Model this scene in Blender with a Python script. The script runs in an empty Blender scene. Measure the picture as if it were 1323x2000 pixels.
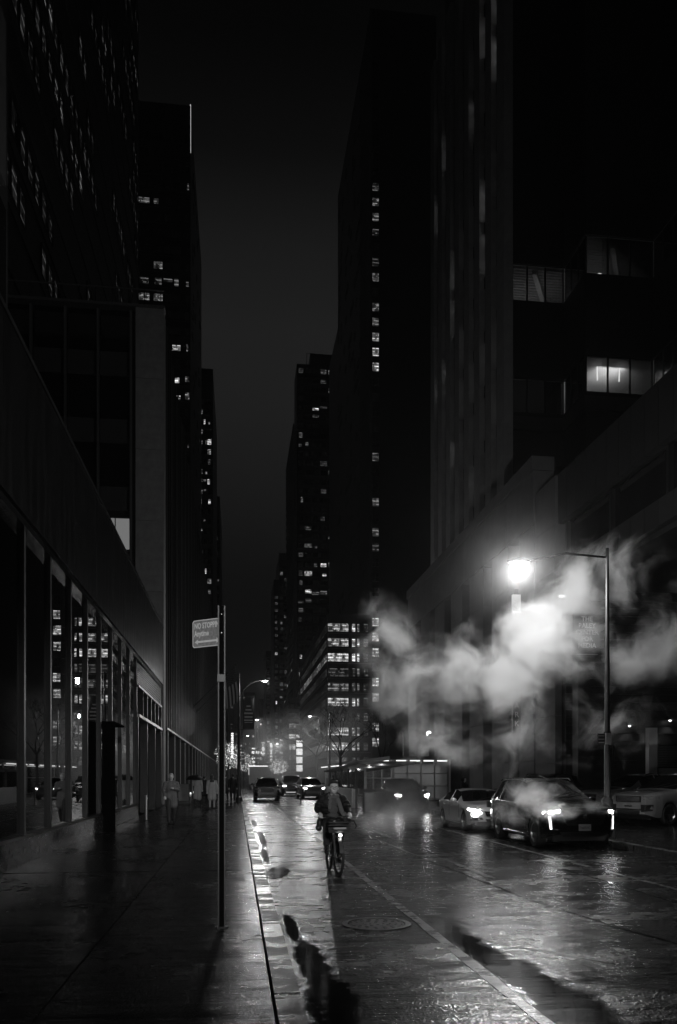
import bpy, bmesh, math, random
from math import sin, cos, pi, radians, sqrt
from mathutils import Vector, Matrix
random.seed(7)
sc = bpy.context.scene
COL = sc.collection

# ------------------------------------------------------------------ camera, sky, exposure
cam_d = bpy.data.cameras.new('camera'); cam = bpy.data.objects.new('camera', cam_d); COL.objects.link(cam)
cam_d.sensor_fit = 'VERTICAL'; cam_d.sensor_height = 36.0; cam_d.lens = 28.8
cam_d.shift_y = 0.2575
cam_d.clip_start = 0.05; cam_d.clip_end = 6000
cam.location = (0, 0, 1.8); cam.rotation_euler = (radians(90), 0, radians(-7.07))
sc.camera = cam
sc.view_settings.view_transform = 'Standard'; sc.view_settings.look = 'None'
sc.view_settings.exposure = 0; sc.view_settings.gamma = 1
try: sc.view_settings.use_curve_mapping = False
except Exception: pass
cy = sc.cycles
cy.max_bounces = 8; cy.diffuse_bounces = 2; cy.glossy_bounces = 4; cy.transmission_bounces = 6
cy.transparent_max_bounces = 16; cy.volume_bounces = 3
cy.sample_clamp_indirect = 3.0; cy.sample_clamp_direct = 0
cy.use_denoising = True
cy.use_adaptive_sampling = True; cy.adaptive_threshold = .03
cy.volume_max_steps = 160; cy.volume_step_rate = 1.0
cy.caustics_reflective = False; cy.caustics_refractive = False

def new_world():
    w = bpy.data.worlds.new('World'); sc.world = w; w.use_nodes = True
    nt = w.node_tree; nt.nodes.clear(); N = nt.nodes.new; L = nt.links.new
    out = N('ShaderNodeOutputWorld'); bg = N('ShaderNodeBackground')
    tc = N('ShaderNodeTexCoord'); sp = N('ShaderNodeSeparateXYZ'); cr = N('ShaderNodeValToRGB')
    L(tc.outputs['Generated'], sp.inputs[0]); L(sp.outputs['Z'], cr.inputs[0])
    el = cr.color_ramp.elements
    pts = [(0.0, .0018), (.12, .002), (.22, .0034), (.31, .0075), (.41, .0115), (.475, .0120), (.54, .0085), (.605, .0030), (.67, .0012), (.76, .0006), (1.0, .0004)]
    el[0].position, el[0].color = pts[0][0], (pts[0][1],)*3 + (1,)
    el[1].position, el[1].color = pts[-1][0], (pts[-1][1],)*3 + (1,)
    for p, v in pts[1:-1]:
        e = el.new(p); e.color = (v, v, v, 1)
    # faint low cloud glow over the city
    nz = N('ShaderNodeTexNoise'); nz.inputs['Scale'].default_value = 1.4; nz.inputs['Detail'].default_value = 3
    L(tc.outputs['Generated'], nz.inputs['Vector'])
    mr = N('ShaderNodeMapRange'); mr.inputs[3].default_value = .6; mr.inputs[4].default_value = 1.4
    L(nz.outputs[0], mr.inputs[0])
    L(cr.outputs[0], bg.inputs[0]); L(mr.outputs[0], bg.inputs[1]); L(bg.outputs[0], out.inputs[0])
new_world()

# ------------------------------------------------------------------ materials (the night is all greys)
def mat(name, v=.2, rough=.6, metal=0, var=0, vscale=3, bump=0, bscale=40, spec=None, coat=0, stretch=None, rvar=0):
    m = bpy.data.materials.new(name); m.use_nodes = True
    nt = m.node_tree; b = nt.nodes['Principled BSDF']; N = nt.nodes.new; L = nt.links.new
    b.inputs['Base Color'].default_value = (v, v, v, 1); b.inputs['Roughness'].default_value = rough
    b.inputs['Metallic'].default_value = metal
    if spec is not None: b.inputs['Specular IOR Level'].default_value = spec
    if coat: b.inputs['Coat Weight'].default_value = coat; b.inputs['Coat Roughness'].default_value = .05
    if var or bump or rvar:
        tc = N('ShaderNodeTexCoord'); mp = N('ShaderNodeMapping'); L(tc.outputs['Object'], mp.inputs[0])
        if stretch: mp.inputs['Scale'].default_value = stretch
    if var or rvar:
        nz = N('ShaderNodeTexNoise'); nz.inputs['Scale'].default_value = vscale; nz.inputs['Detail'].default_value = 6
        nz.inputs['Roughness'].default_value = .65
        L(mp.outputs[0], nz.inputs['Vector'])
        if var:
            mr = N('ShaderNodeMapRange'); mr.inputs[1].default_value = .3; mr.inputs[2].default_value = .7
            mr.inputs[3].default_value = v*(1-var); mr.inputs[4].default_value = v*(1+var)
            L(nz.outputs[0], mr.inputs[0]); L(mr.outputs[0], b.inputs['Base Color'])
        if rvar:
            m2 = N('ShaderNodeMapRange'); m2.inputs[1].default_value = .3; m2.inputs[2].default_value = .7
            m2.inputs[3].default_value = max(0, rough-rvar); m2.inputs[4].default_value = rough+rvar
            L(nz.outputs[0], m2.inputs[0]); L(m2.outputs[0], b.inputs['Roughness'])
    if bump:
        n2 = N('ShaderNodeTexNoise'); n2.inputs['Scale'].default_value = bscale; n2.inputs['Detail'].default_value = 3
        L(mp.outputs[0], n2.inputs['Vector'])
        bp = N('ShaderNodeBump'); bp.inputs['Strength'].default_value = bump; bp.inputs['Distance'].default_value = .02
        L(n2.outputs[0], bp.inputs['Height']); L(bp.outputs[0], b.inputs['Normal'])
    return m

def emit(name, v, strength=1.0, sample=False):
    m = bpy.data.materials.new(name); m.use_nodes = True
    nt = m.node_tree; nt.nodes.clear(); N = nt.nodes.new
    o = N('ShaderNodeOutputMaterial'); e = N('ShaderNodeEmission')
    e.inputs[0].default_value = (v, v, v, 1); e.inputs[1].default_value = strength
    nt.links.new(e.outputs[0], o.inputs[0])
    m.cycles.emission_sampling = 'FRONT' if sample else 'NONE'
    return m

def room_emit(name, level, spots=1.0):
    """A lit office or flat seen through its pane: ceiling fittings, blinds and dark furniture, different behind every pane."""
    m = bpy.data.materials.new(name); m.use_nodes = True
    nt = m.node_tree; nt.nodes.clear(); N = nt.nodes.new; L = nt.links.new
    def math_(op, a, b=None, c=None):
        n = N('ShaderNodeMath'); n.operation = op
        for i, x in enumerate((a, b, c)):
            if x is None: continue
            if isinstance(x, (int, float)): n.inputs[i].default_value = x
            else: L(x, n.inputs[i])
        return n.outputs[0]
    tc = N('ShaderNodeTexCoord'); oi = N('ShaderNodeObjectInfo'); rnd = oi.outputs['Random']
    off = N('ShaderNodeCombineXYZ'); L(math_('MULTIPLY', rnd, 91.7), off.inputs[0]); L(math_('MULTIPLY', rnd, 37.3), off.inputs[2])
    ad = N('ShaderNodeVectorMath'); ad.operation = 'ADD'; L(tc.outputs['Object'], ad.inputs[0]); L(off.outputs[0], ad.inputs[1])
    sp = N('ShaderNodeSeparateXYZ'); L(tc.outputs['Object'], sp.inputs[0])
    n1 = N('ShaderNodeTexNoise'); n1.inputs['Scale'].default_value = .9; n1.inputs['Detail'].default_value = 4; L(ad.outputs[0], n1.inputs['Vector'])
    n2 = N('ShaderNodeTexVoronoi'); n2.inputs['Scale'].default_value = 1.3; n2.feature = 'F1'
    mp = N('ShaderNodeMapping'); mp.inputs['Scale'].default_value = (.8, 1, 2.6); L(ad.outputs[0], mp.inputs[0]); L(mp.outputs[0], n2.inputs['Vector'])
    # fittings: bright narrow streaks
    wv = math_('FRACT', math_('ADD', math_('MULTIPLY', sp.outputs[2], 1.15), math_('MULTIPLY', rnd, 7.0)))
    streak = math_('LESS_THAN', math_('ABSOLUTE', math_('SUBTRACT', wv, .5)), .09)
    gate = math_('GREATER_THAN', n1.outputs[0], .47)
    fit = math_('MULTIPLY', streak, gate)
    blob = math_('LESS_THAN', n2.outputs['Distance'], .16)
    base = N('ShaderNodeMapRange'); base.inputs[1].default_value = .38; base.inputs[2].default_value = .62
    base.inputs[3].default_value = .10; base.inputs[4].default_value = .62; L(n1.outputs[0], base.inputs[0])
    cell = N('ShaderNodeTexVoronoi'); cell.inputs['Scale'].default_value = 1.0; cell.distance = 'CHEBYCHEV'
    mp2 = N('ShaderNodeMapping'); mp2.inputs['Scale'].default_value = (1.4, 1, 1.0); L(ad.outputs[0], mp2.inputs[0]); L(mp2.outputs[0], cell.inputs['Vector'])
    sc_ = N('ShaderNodeSeparateColor'); L(cell.outputs['Color'], sc_.inputs[0])
    cellv = N('ShaderNodeMapRange'); cellv.inputs[3].default_value = .12; cellv.inputs[4].default_value = 1.2; L(sc_.outputs[0], cellv.inputs[0])
    tot = math_('MULTIPLY', base.outputs[0], cellv.outputs[0])
    tot = math_('ADD', tot, math_('MULTIPLY', math_('MAXIMUM', fit, math_('MULTIPLY', blob, .9)), 1.6*spots))
    lvl = N('ShaderNodeMapRange'); lvl.inputs[3].default_value = level*.55; lvl.inputs[4].default_value = level*1.35
    L(math_('FRACT', math_('MULTIPLY', rnd, 13.37)), lvl.inputs[0])
    e = N('ShaderNodeEmission'); L(math_('MULTIPLY', tot, lvl.outputs[0]), e.inputs[1]); e.inputs[0].default_value = (1, 1, 1, 1)
    gl = N('ShaderNodeBsdfGlossy'); gl.inputs[0].default_value = (.04, .04, .04, 1); gl.inputs[1].default_value = .08
    a = N('ShaderNodeAddShader'); L(e.outputs[0], a.inputs[0]); L(gl.outputs[0], a.inputs[1])
    o = N('ShaderNodeOutputMaterial'); L(a.outputs[0], o.inputs[0])
    m.cycles.emission_sampling = 'NONE'
    return m

def clear_glass(name, tint=.75, ior=1.5, gain=1.0, rough=.0):
    m = bpy.data.materials.new(name); m.use_nodes = True
    nt = m.node_tree; nt.nodes.clear(); N = nt.nodes.new; L = nt.links.new
    o = N('ShaderNodeOutputMaterial'); t = N('ShaderNodeBsdfTransparent'); g = N('ShaderNodeBsdfGlossy'); x = N('ShaderNodeMixShader')
    fr = N('ShaderNodeFresnel'); fr.inputs[0].default_value = ior
    mu = N('ShaderNodeMath'); mu.operation = 'MULTIPLY'; mu.inputs[1].default_value = gain; mu.use_clamp = True
    tc = N('ShaderNodeTexCoord'); nz = N('ShaderNodeTexNoise'); nz.inputs['Scale'].default_value = .7
    L(tc.outputs['Object'], nz.inputs['Vector'])
    bp = N('ShaderNodeBump'); bp.inputs['Strength'].default_value = .05; bp.inputs['Distance'].default_value = .02
    L(nz.outputs[0], bp.inputs['Height']); L(bp.outputs[0], g.inputs['Normal'])
    t.inputs[0].default_value = (tint,)*3 + (1,); g.inputs[1].default_value = rough
    L(fr.outputs[0], mu.inputs[0]); L(mu.outputs[0], x.inputs[0]); L(t.outputs[0], x.inputs[1]); L(g.outputs[0], x.inputs[2]); L(x.outputs[0], o.inputs[0])
    return m

M = {}
M['black'] = mat('black_paint', .012, .45)
M['dark_metal'] = mat('dark_bronze_metal', .03, .4, .6, var=.3, vscale=2)
M['metal'] = mat('galvanised_steel', .30, .42, .8, var=.25, vscale=8)
M['matte_black'] = mat('matte_black', .004, 1.0, spec=0)
M['pole_metal'] = mat('painted_steel_pole', .035, .4, .3, var=.3, vscale=4, rvar=.1)
M['fascia'] = mat('wet_dark_panel', .005, .36, .0, spec=.12, var=.5, vscale=1.2, stretch=(1, 1.5, .2), rvar=.12)
M['granite'] = mat('polished_dark_granite', .03, .22, 0, var=.5, vscale=14, rvar=.1)
M['concrete'] = mat('pale_concrete', .34, .7, 0, var=.18, vscale=2.5, bump=.25, bscale=30)
M['limestone'] = mat('limestone_blocks', .11, .7, 0, var=.15, vscale=1.2, bump=.3, bscale=25)
M['darkstone'] = mat('dark_stone', .012, .6, 0, var=.25, vscale=1.5)
M['tower'] = mat('dark_tower_cladding', .018, .45, 0, var=.3, vscale=.3)
M['tower2'] = mat('grey_tower_cladding', .06, .5, 0, var=.3, vscale=.3)
M['rib'] = mat('pale_tower_rib', .22, .5, 0, var=.2, vscale=.4)
M['darkglass'] = mat('unlit_window_glass', .01, .06, 0, spec=.6)
M['frame'] = mat('window_frame', .05, .4, .5)
M['light_frame'] = mat('aluminium_mullion', .35, .35, .8)
M['rubber'] = mat('tyre_rubber', .02, .7, bump=.2, bscale=60)
M['chrome'] = mat('chrome', .6, .12, 1)
M['rim'] = mat('alloy_rim', .35, .3, .9)
M['car_dark'] = mat('black_car_paint', .012, .22, .2, coat=1)
M['post_metal'] = mat('weathered_channel_steel', .05, .5, .3, var=.3, vscale=12)
M['car_white'] = mat('white_car_paint', .5, .3, 0, coat=1)
M['car_silver'] = mat('silver_car_paint', .22, .3, .2, coat=1)
M['car_grey'] = mat('grey_car_paint', .12, .25, .3, coat=1)
M['car_glass'] = mat('car_window_glass', .006, .03, 0, spec=.8)
M['plastic'] = mat('black_plastic', .02, .4)
M['plate'] = mat('plate_white', .6, .5)
M['print'] = mat('plate_print', .03, .5)
M['head_off'] = mat('headlamp_lens', .25, .08, .3, coat=1)
M['headlight'] = emit('headlight_glow', 1, 60, True)
M['headlight_soft'] = emit('headlight_soft_glow', 1, 9, True)
M['drl'] = emit('running_light', 1, 2.2)
M['lamp'] = emit('street_lamp_glow', 1, 60)
M['farlamp'] = emit('far_street_lamp_glow', 1, 14)
M['bulb'] = emit('string_bulb', 1, 3.0)
M['strip'] = emit('light_strip', 1, 1.6)
M['dimstrip'] = emit('dim_light_strip', 1, .5)
M['skin'] = mat('skin', .55, .5)
M['hair'] = mat('dark_hair', .03, .5, bump=.3, bscale=90)
M['grey_hair'] = mat('grey_hair', .5, .7, bump=.3, bscale=60)
M['coat_dark'] = mat('dark_jacket_cloth', .006, .7, var=.3, vscale=12, bump=.5, bscale=22)
M['coat_pale'] = mat('pale_coat_cloth', .45, .8, var=.1, vscale=8, bump=.3, bscale=20)
M['coat_mid'] = mat('mid_grey_coat_cloth', .13, .8, var=.2, vscale=8, bump=.4, bscale=20)
M['sweater'] = mat('grey_knit_sweater', .09, .9, var=.15, vscale=30, bump=.5, bscale=120)
M['scarf'] = mat('grey_wool_scarf', .13, .95, var=.2, vscale=24, bump=.6, bscale=80)
M['trousers'] = mat('dark_trousers', .03, .8, var=.2, vscale=14)
M['leather'] = mat('black_leather', .015, .4, bump=.3, bscale=30)
M['bikeblue'] = mat('bicycle_paint', .10, .3, .2, coat=.6)
M['signface'] = mat('sign_face_grey', .25, .45, 0, var=.35, vscale=30)
M['signwhite'] = mat('sign_white_print', .7, .45, 0, var=.1, vscale=25)
M['banner'] = mat('banner_dark_cloth', .05, .8)
M['banner_text'] = mat('banner_pale_print', .55, .8)
M['flag_dark'] = mat('flag_dark_cloth', .04, .8)
M['flag_white'] = mat('flag_white_cloth', .6, .8)
M['bark'] = mat('wet_bark', .04, .6, var=.4, vscale=8, bump=.6, bscale=20)
M['white_wall'] = mat('white_painted_wall', .6, .7, var=.08, vscale=2)
M['win_dim'] = room_emit('dim_room', .04, 2.6)
M['win_mid'] = room_emit('lit_room', .16, 1.2)
M['win_bright'] = room_emit('bright_office', .9, .8)
M['win_glow'] = room_emit('very_dim_room', .022, 1.2)
M['win_spot'] = room_emit('room_with_one_lamp', .07, 9)
M['far_glass'] = emit('faintly_lit_blind', .02, 1)
M['glass'] = clear_glass('lobby_glass', .8, 1.55, 1.9)
M['pilaster'] = mat('pale_pilaster_stone', .30, .7, 0, var=.15, vscale=1.2)
M['banner_pale'] = mat('banner_white_print', .9, .8)
M['shed_glass'] = clear_glass('rain_dotted_glass', .85, 1.5, 1.0, .1)

def wet(name, base, r0, r1, bump, seed, grain, wave, patch=.35, lo=.42, hi=.6, flood=(), spec=.5):
    """Wet ground: rough grain that glints, with smoother flooded patches, long shallow undulations across the street."""
    m = bpy.data.materials.new(name); m.use_nodes = True
    nt = m.node_tree; b = nt.nodes['Principled BSDF']; N = nt.nodes.new; L = nt.links.new
    tc = N('ShaderNodeTexCoord')
    def noise(scale, detail, st, rough=.6):
        mp = N('ShaderNodeMapping'); mp.inputs['Scale'].default_value = st; mp.inputs['Location'].default_value = (seed, seed*2, 0)
        n = N('ShaderNodeTexNoise'); n.inputs['Scale'].default_value = scale; n.inputs['Detail'].default_value = detail; n.inputs['Roughness'].default_value = rough
        L(tc.outputs['Object'], mp.inputs[0]); L(mp.outputs[0], n.inputs['Vector']); return n.outputs[0]
    def mr(x, a, c, d, e):
        n = N('ShaderNodeMapRange'); L(x, n.inputs[0])
        for i, v in enumerate((a, c, d, e)): n.inputs[i+1].default_value = v
        return n.outputs[0]
    def mth(op, a, c):
        n = N('ShaderNodeMath'); n.operation = op
        for i, x in enumerate((a, c)):
            if isinstance(x, (int, float)): n.inputs[i].default_value = x
            else: L(x, n.inputs[i])
        return n.outputs[0]
    pt = noise(patch, 6, (.8, 1.5, 1), .70)
    pm = mr(pt, lo, hi, 0, 1); pmb = mr(pm, 0, 1, .3, 1)                        # 0 flooded .. 1 grainy
    if flood:                                        # low places where water stands, ragged at the rim
        geo = N('ShaderNodeNewGeometry'); wn = N('ShaderNodeTexNoise'); wn.inputs['Scale'].default_value = 2.2; wn.inputs['Detail'].default_value = 7; wn.inputs['Roughness'].default_value = .7
        L(geo.outputs['Position'], wn.inputs['Vector'])
        tot = None
        for (x, y_, rx, ry) in flood:
            v1 = N('ShaderNodeVectorMath'); v1.operation = 'SUBTRACT'; L(geo.outputs['Position'], v1.inputs[0]); v1.inputs[1].default_value = (x, y_, 0)
            v2 = N('ShaderNodeVectorMath'); v2.operation = 'DIVIDE'; L(v1.outputs[0], v2.inputs[0]); v2.inputs[1].default_value = (rx, ry, 50)
            v3 = N('ShaderNodeVectorMath'); v3.operation = 'LENGTH'; L(v2.outputs[0], v3.inputs[0])
            tot = v3.outputs['Value'] if tot is None else mth('MINIMUM', tot, v3.outputs['Value'])
        dd = mth('ADD', tot, mth('MULTIPLY', mth('SUBTRACT', wn.outputs[0], .5), 1.6))
        dry = mr(dd, .70, 1.12, 0, 1)
        pmb = mth('MULTIPLY', mr(pm, 0, 1, .3, 1), dry); pm = mth('MULTIPLY', pm, dry)
    fine = noise(5, 5, (1, 1, 1))
    rg = mth('ADD', mth('MULTIPLY', pm, r1-r0), mr(fine, .3, .7, r0-.03, r0+.08)); bc = mr(noise(9, 6, (1, 1, 1)), .3, .7, base*.6, base*1.5)
    if flood: rg = mth('MULTIPLY', rg, mr(dry, 0, 1, .45, 1)); bc = mth('MULTIPLY', bc, mr(dry, 0, 1, .35, 1))
    L(rg, b.inputs['Roughness']); L(bc, b.inputs['Base Color'])
    g = N('ShaderNodeTexVoronoi'); g.inputs['Scale'].default_value = grain; L(tc.outputs['Object'], g.inputs['Vector'])
    g2 = noise(grain*.45, 2, (1, 1, 1))
    hgt = mth('ADD', mth('MULTIPLY', g.outputs['Distance'], .6), g2)
    b1 = N('ShaderNodeBump'); b1.inputs["Distance"].default_value = .009; L(mth('MULTIPLY', pmb, bump), b1.inputs['Strength']); L(hgt, b1.inputs['Height'])
    b2 = N('ShaderNodeBump'); b2.inputs['Distance'].default_value = .05; b2.inputs['Strength'].default_value = wave
    if flood: L(mr(dry, 0, 1, wave*.08, wave), b2.inputs['Strength'])
    L(noise(1.6, 4, (.35, 2.4, 1)), b2.inputs['Height']); L(b1.outputs[0], b2.inputs['Normal']); L(b2.outputs[0], b.inputs['Normal'])
    b.inputs['Specular IOR Level'].default_value = spec
    return m
M['asphalt'] = wet('wet_asphalt', .010, .13, .30, .9, 3, 44, .65, .7, .36, .66, flood=((.64,9.8,.09,1.0),(.72,7.9,.16,1.4),(.78,6.3,.27,1.2),(.75,5.0,.36,1.4),(2.42,9.5,.22,.9),(2.48,8.2,.22,1.1),(2.55,7.1,.28,1.0),(2.60,6.3,.30,.9),(2.5,5.4,.35,1.0),(.66,31,.12,3),(.70,24,.14,4),(.62,18.5,.1,2),(6.6,9.2,.7,.6)))
M['sidewalk'] = wet('wet_concrete_paving', .006, .13, .26, .4, 11, 60, .35, .5, .34, .68, spec=.16)
M['kerbstone'] = wet('wet_granite_kerb', .05, .16, .4, .4, 5, 80, .06, 1.2)
M['line'] = wet('wet_road_paint', .12, .18, .4, .4, 7, 60, .10, 1.5)
M['puddle'] = mat('still_water', .004, .10, 0, bump=.10, bscale=9, rvar=.06, vscale=4)
M['cast_iron'] = mat('wet_cast_iron', .03, .38, .3, var=.3, vscale=20, bump=.4, bscale=50)
M['ground'] = mat('far_ground', .04, .5)

# ------------------------------------------------------------------ mesh helpers
class MB:
    def __init__(s): s.v = []; s.f = []; s.m = []
    def quad(s, a, b, c, d, mi=0):
        n = len(s.v); s.v += [tuple(a), tuple(b), tuple(c), tuple(d)]; s.f.append((n, n+1, n+2, n+3)); s.m.append(mi)
    def poly(s, pts, mi=0):
        n = len(s.v); s.v += [tuple(p) for p in pts]; s.f.append(tuple(range(n, n+len(pts)))); s.m.append(mi)
    def box(s, x0, x1, y0, y1, z0, z1, mi=0, mtx=None):
        n = len(s.v)
        P = [(x0,y0,z0),(x1,y0,z0),(x1,y1,z0),(x0,y1,z0),(x0,y0,z1),(x1,y0,z1),(x1,y1,z1),(x0,y1,z1)]
        if mtx is not None: P = [tuple(mtx @ Vector(p)) for p in P]
        s.v += P
        for f in ((3,2,1,0),(4,5,6,7),(0,1,5,4),(1,2,6,5),(2,3,7,6),(3,0,4,7)):
            s.f.append(tuple(n+i for i in f)); s.m.append(mi)
    def bbox(s, x0, x1, y0, y1, z0, z1, b=.01, mi=0):
        """box with chamfered vertical and top edges"""
        s.prism([(x0+b,y0),(x1-b,y0),(x1,y0+b),(x1,y1-b),(x1-b,y1),(x0+b,y1),(x0,y1-b),(x0,y0+b)], z0, z1, mi)
    def prism(s, pts, z0, z1, mi=0, mtx=None):
        n = len(s.v); k = len(pts)
        P = [(x, y, z0) for x, y in pts] + [(x, y, z1) for x, y in pts]
        if mtx is not None: P = [tuple(mtx @ Vector(p)) for p in P]
        s.v += P
        s.f.append(tuple(n+i for i in reversed(range(k)))); s.m.append(mi)
        s.f.append(tuple(n+k+i for i in range(k))); s.m.append(mi)
        for i in range(k):
            j = (i+1) % k; s.f.append((n+i, n+j, n+k+j, n+k+i)); s.m.append(mi)
    def prism_y(s, pts, y0, y1, mi=0):
        """outline in (x,z) extruded along y"""
        s.prism([(x, -z) for x, z in pts], y0, y1, mi, Matrix(((1,0,0,0),(0,0,1,0),(0,-1,0,0),(0,0,0,1))))
    def tube(s, path, r, n=8, mi=0, caps=True):
        path = [Vector(p) for p in path]; k = len(path)
        rr = r if isinstance(r, (list, tuple)) else [r]*k
        base = len(s.v); up = Vector((0, 0, 1)); prev = None
        for i, p in enumerate(path):
            d = (path[min(i+1, k-1)]-path[max(i-1, 0)]).normalized()
            if prev is None:
                a = d.cross(up) if abs(d.z) < .95 else d.cross(Vector((1, 0, 0)))
            else: a = prev-d*prev.dot(d)
            a.normalize(); prev = a; b = d.cross(a)
            for j in range(n):
                t = 2*pi*j/n; s.v.append(tuple(p+(a*cos(t)+b*sin(t))*rr[i]))
        for i in range(k-1):
            for j in range(n):
                q = (j+1) % n
                s.f.append((base+i*n+j, base+(i+1)*n+j, base+(i+1)*n+q, base+i*n+q)); s.m.append(mi)
        if caps:
            s.f.append(tuple(base+j for j in range(n))); s.m.append(mi)
            s.f.append(tuple(base+(k-1)*n+j for j in reversed(range(n)))); s.m.append(mi)
    def lathe(s, prof, n=24, mi=0, mtx=None, closed=False):
        """profile (r, h) turned about local z"""
        base = len(s.v); k = len(prof)
        for r, h in prof:
            for j in range(n):
                p = Vector((r*cos(2*pi*j/n), r*sin(2*pi*j/n), h)); s.v.append(tuple(mtx @ p) if mtx is not None else tuple(p))
        for i in range(k if closed else k-1):
            i2 = (i+1) % k
            for j in range(n):
                q = (j+1) % n; s.f.append((base+i*n+j, base+i*n+q, base+i2*n+q, base+i2*n+j)); s.m.append(mi)
    def ball(s, c, r, n=8, mi=0):
        rx, ry, rz = r if isinstance(r, (tuple, list)) else (r, r, r)
        m = n//2; base = len(s.v)
        for i in range(m+1):
            a = pi*i/m
            for j in range(n):
                t = 2*pi*j/n; s.v.append((c[0]+rx*sin(a)*cos(t), c[1]+ry*sin(a)*sin(t), c[2]+rz*cos(a)))
        for i in range(m):
            for j in range(n):
                q = (j+1) % n; s.f.append((base+i*n+j, base+(i+1)*n+j, base+(i+1)*n+q, base+i*n+q)); s.m.append(mi)
    def mesh(s, name, mats, smooth=False):
        me = bpy.data.meshes.new(name); me.from_pydata(s.v, [], s.f)
        for m in (mats if isinstance(mats, (list, tuple)) else [mats]): me.materials.append(M[m] if isinstance(m, str) else m)
        me.polygons.foreach_set('material_index', s.m)
        if smooth:
            me.polygons.foreach_set('use_smooth', [True]*len(s.f))
            try: me.set_sharp_from_angle(angle=radians(38))
            except Exception: pass
        me.update(); return me
    def build(s, name, mats, parent=None, loc=None, rz=0, smooth=False):
        return link(name, s.mesh(name, mats, smooth), parent, loc, rz)

def link(name, me, parent=None, loc=None, rz=0):
    o = bpy.data.objects.new(name, me); COL.objects.link(o)
    if parent is not None: o.parent = parent
    if loc is not None: o.location = loc
    if rz: o.rotation_euler = (0, 0, rz)
    return o
def tag(o, label=None, cat=None, group=None, kind=None):
    if label: o['label'] = label
    if cat: o['category'] = cat
    if group: o['group'] = group
    if kind: o['kind'] = kind
    return o
def thing(name, label, cat, loc=(0, 0, 0), rz=0, group=None):
    o = bpy.data.objects.new(name, None); COL.objects.link(o); o.empty_display_size = .1
    o.location = loc; o.rotation_euler = (0, 0, rz); return tag(o, label, cat, group)
def copy_tree(o, parent=None):
    c = o.copy(); COL.objects.link(c)
    if parent is not None: c.parent = parent
    for ch in list(o.children): copy_tree(ch, c)
    return c
def text_mesh(name, body, size, material, parent, mtx, extrude=.002, align='LEFT', sx=1.0, spacing=1.0, bold=0):
    cu = bpy.data.curves.new(name, 'FONT'); cu.body = body; cu.size = size; cu.extrude = extrude; cu.align_x = align
    cu.space_line = spacing; cu.offset = bold; cu.resolution_u = 2
    t = bpy.data.objects.new(name, cu); COL.objects.link(t)
    bpy.context.view_layer.update()
    me = bpy.data.meshes.new_from_object(t.evaluated_get(bpy.context.evaluated_depsgraph_get()))
    bpy.data.objects.remove(t); me.materials.clear(); me.materials.append(M[material])
    me.transform(Matrix.Diagonal((sx, 1, 1, 1))); me.transform(mtx)
    return link(name, me, parent)
# upright lettering facing -y: text x -> x, text y -> z
UP = Matrix(((1,0,0,0),(0,0,-1,0),(0,1,0,0),(0,0,0,1)))

_wm = {}
def window_mesh(w, h, nx, ny, pane, frame='frame', fb=.06):
    key = (round(w, 2), round(h, 2), nx, ny, pane, frame)
    if key in _wm: return _wm[key]
    b = MB(); t = fb
    b.box(-w/2, w/2, -.05, .10, 0, t, 0); b.box(-w/2, w/2, -.05, .10, h-t, h, 0)
    b.box(-w/2, -w/2+t, -.047, .10, t, h-t, 0); b.box(w/2-t, w/2, -.047, .10, t, h-t, 0)
    for i in range(1, nx):
        x = -w/2+w*i/nx; b.box(x-t*.4, x+t*.4, -.04, .09, t, h-t, 0)
    for i in range(1, ny):
        z = h*i/ny; b.box(-w/2+t, w/2-t, -.035, .085, z-t*.35, z+t*.35, 0)
    b.quad((-w/2+t, .06, t), (w/2-t, .06, t), (w/2-t, .06, h-t), (-w/2+t, .06, h-t), 1)
    _wm[key] = b.mesh('window', [frame, pane]); return _wm[key]
ROT = {'S': 0, 'W': -pi/2, 'E': pi/2}      # faces the camera, faces the street from the right, faces the street from the left
def window(parent, face, plane, u, z, w, h, nx=1, ny=1, pane='win_mid', frame='frame', proud=.05):
    """a framed window on a facade: plane is Y for a face towards the camera, X for a street face; u runs along it"""
    me = window_mesh(w, h, nx, ny, pane, frame)
    if face == 'S': loc = (u, plane-proud, z)
    elif face == 'W': loc = (plane-proud, u, z)
    else: loc = (plane+proud, u, z)
    o = link('window', me, parent, loc, ROT[face]); return o
_fm = {}
def bar(parent, name, x0, x1, y0, y1, z0, z1, m):
    key = (name, round(x1-x0, 3), round(y1-y0, 3), round(z1-z0, 3), m)
    if key not in _fm:
        b = MB(); b.box(0, x1-x0, 0, y1-y0, 0, z1-z0); _fm[key] = b.mesh(name, m)
    return link(name, _fm[key], parent, (x0, y0, z0))

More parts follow.
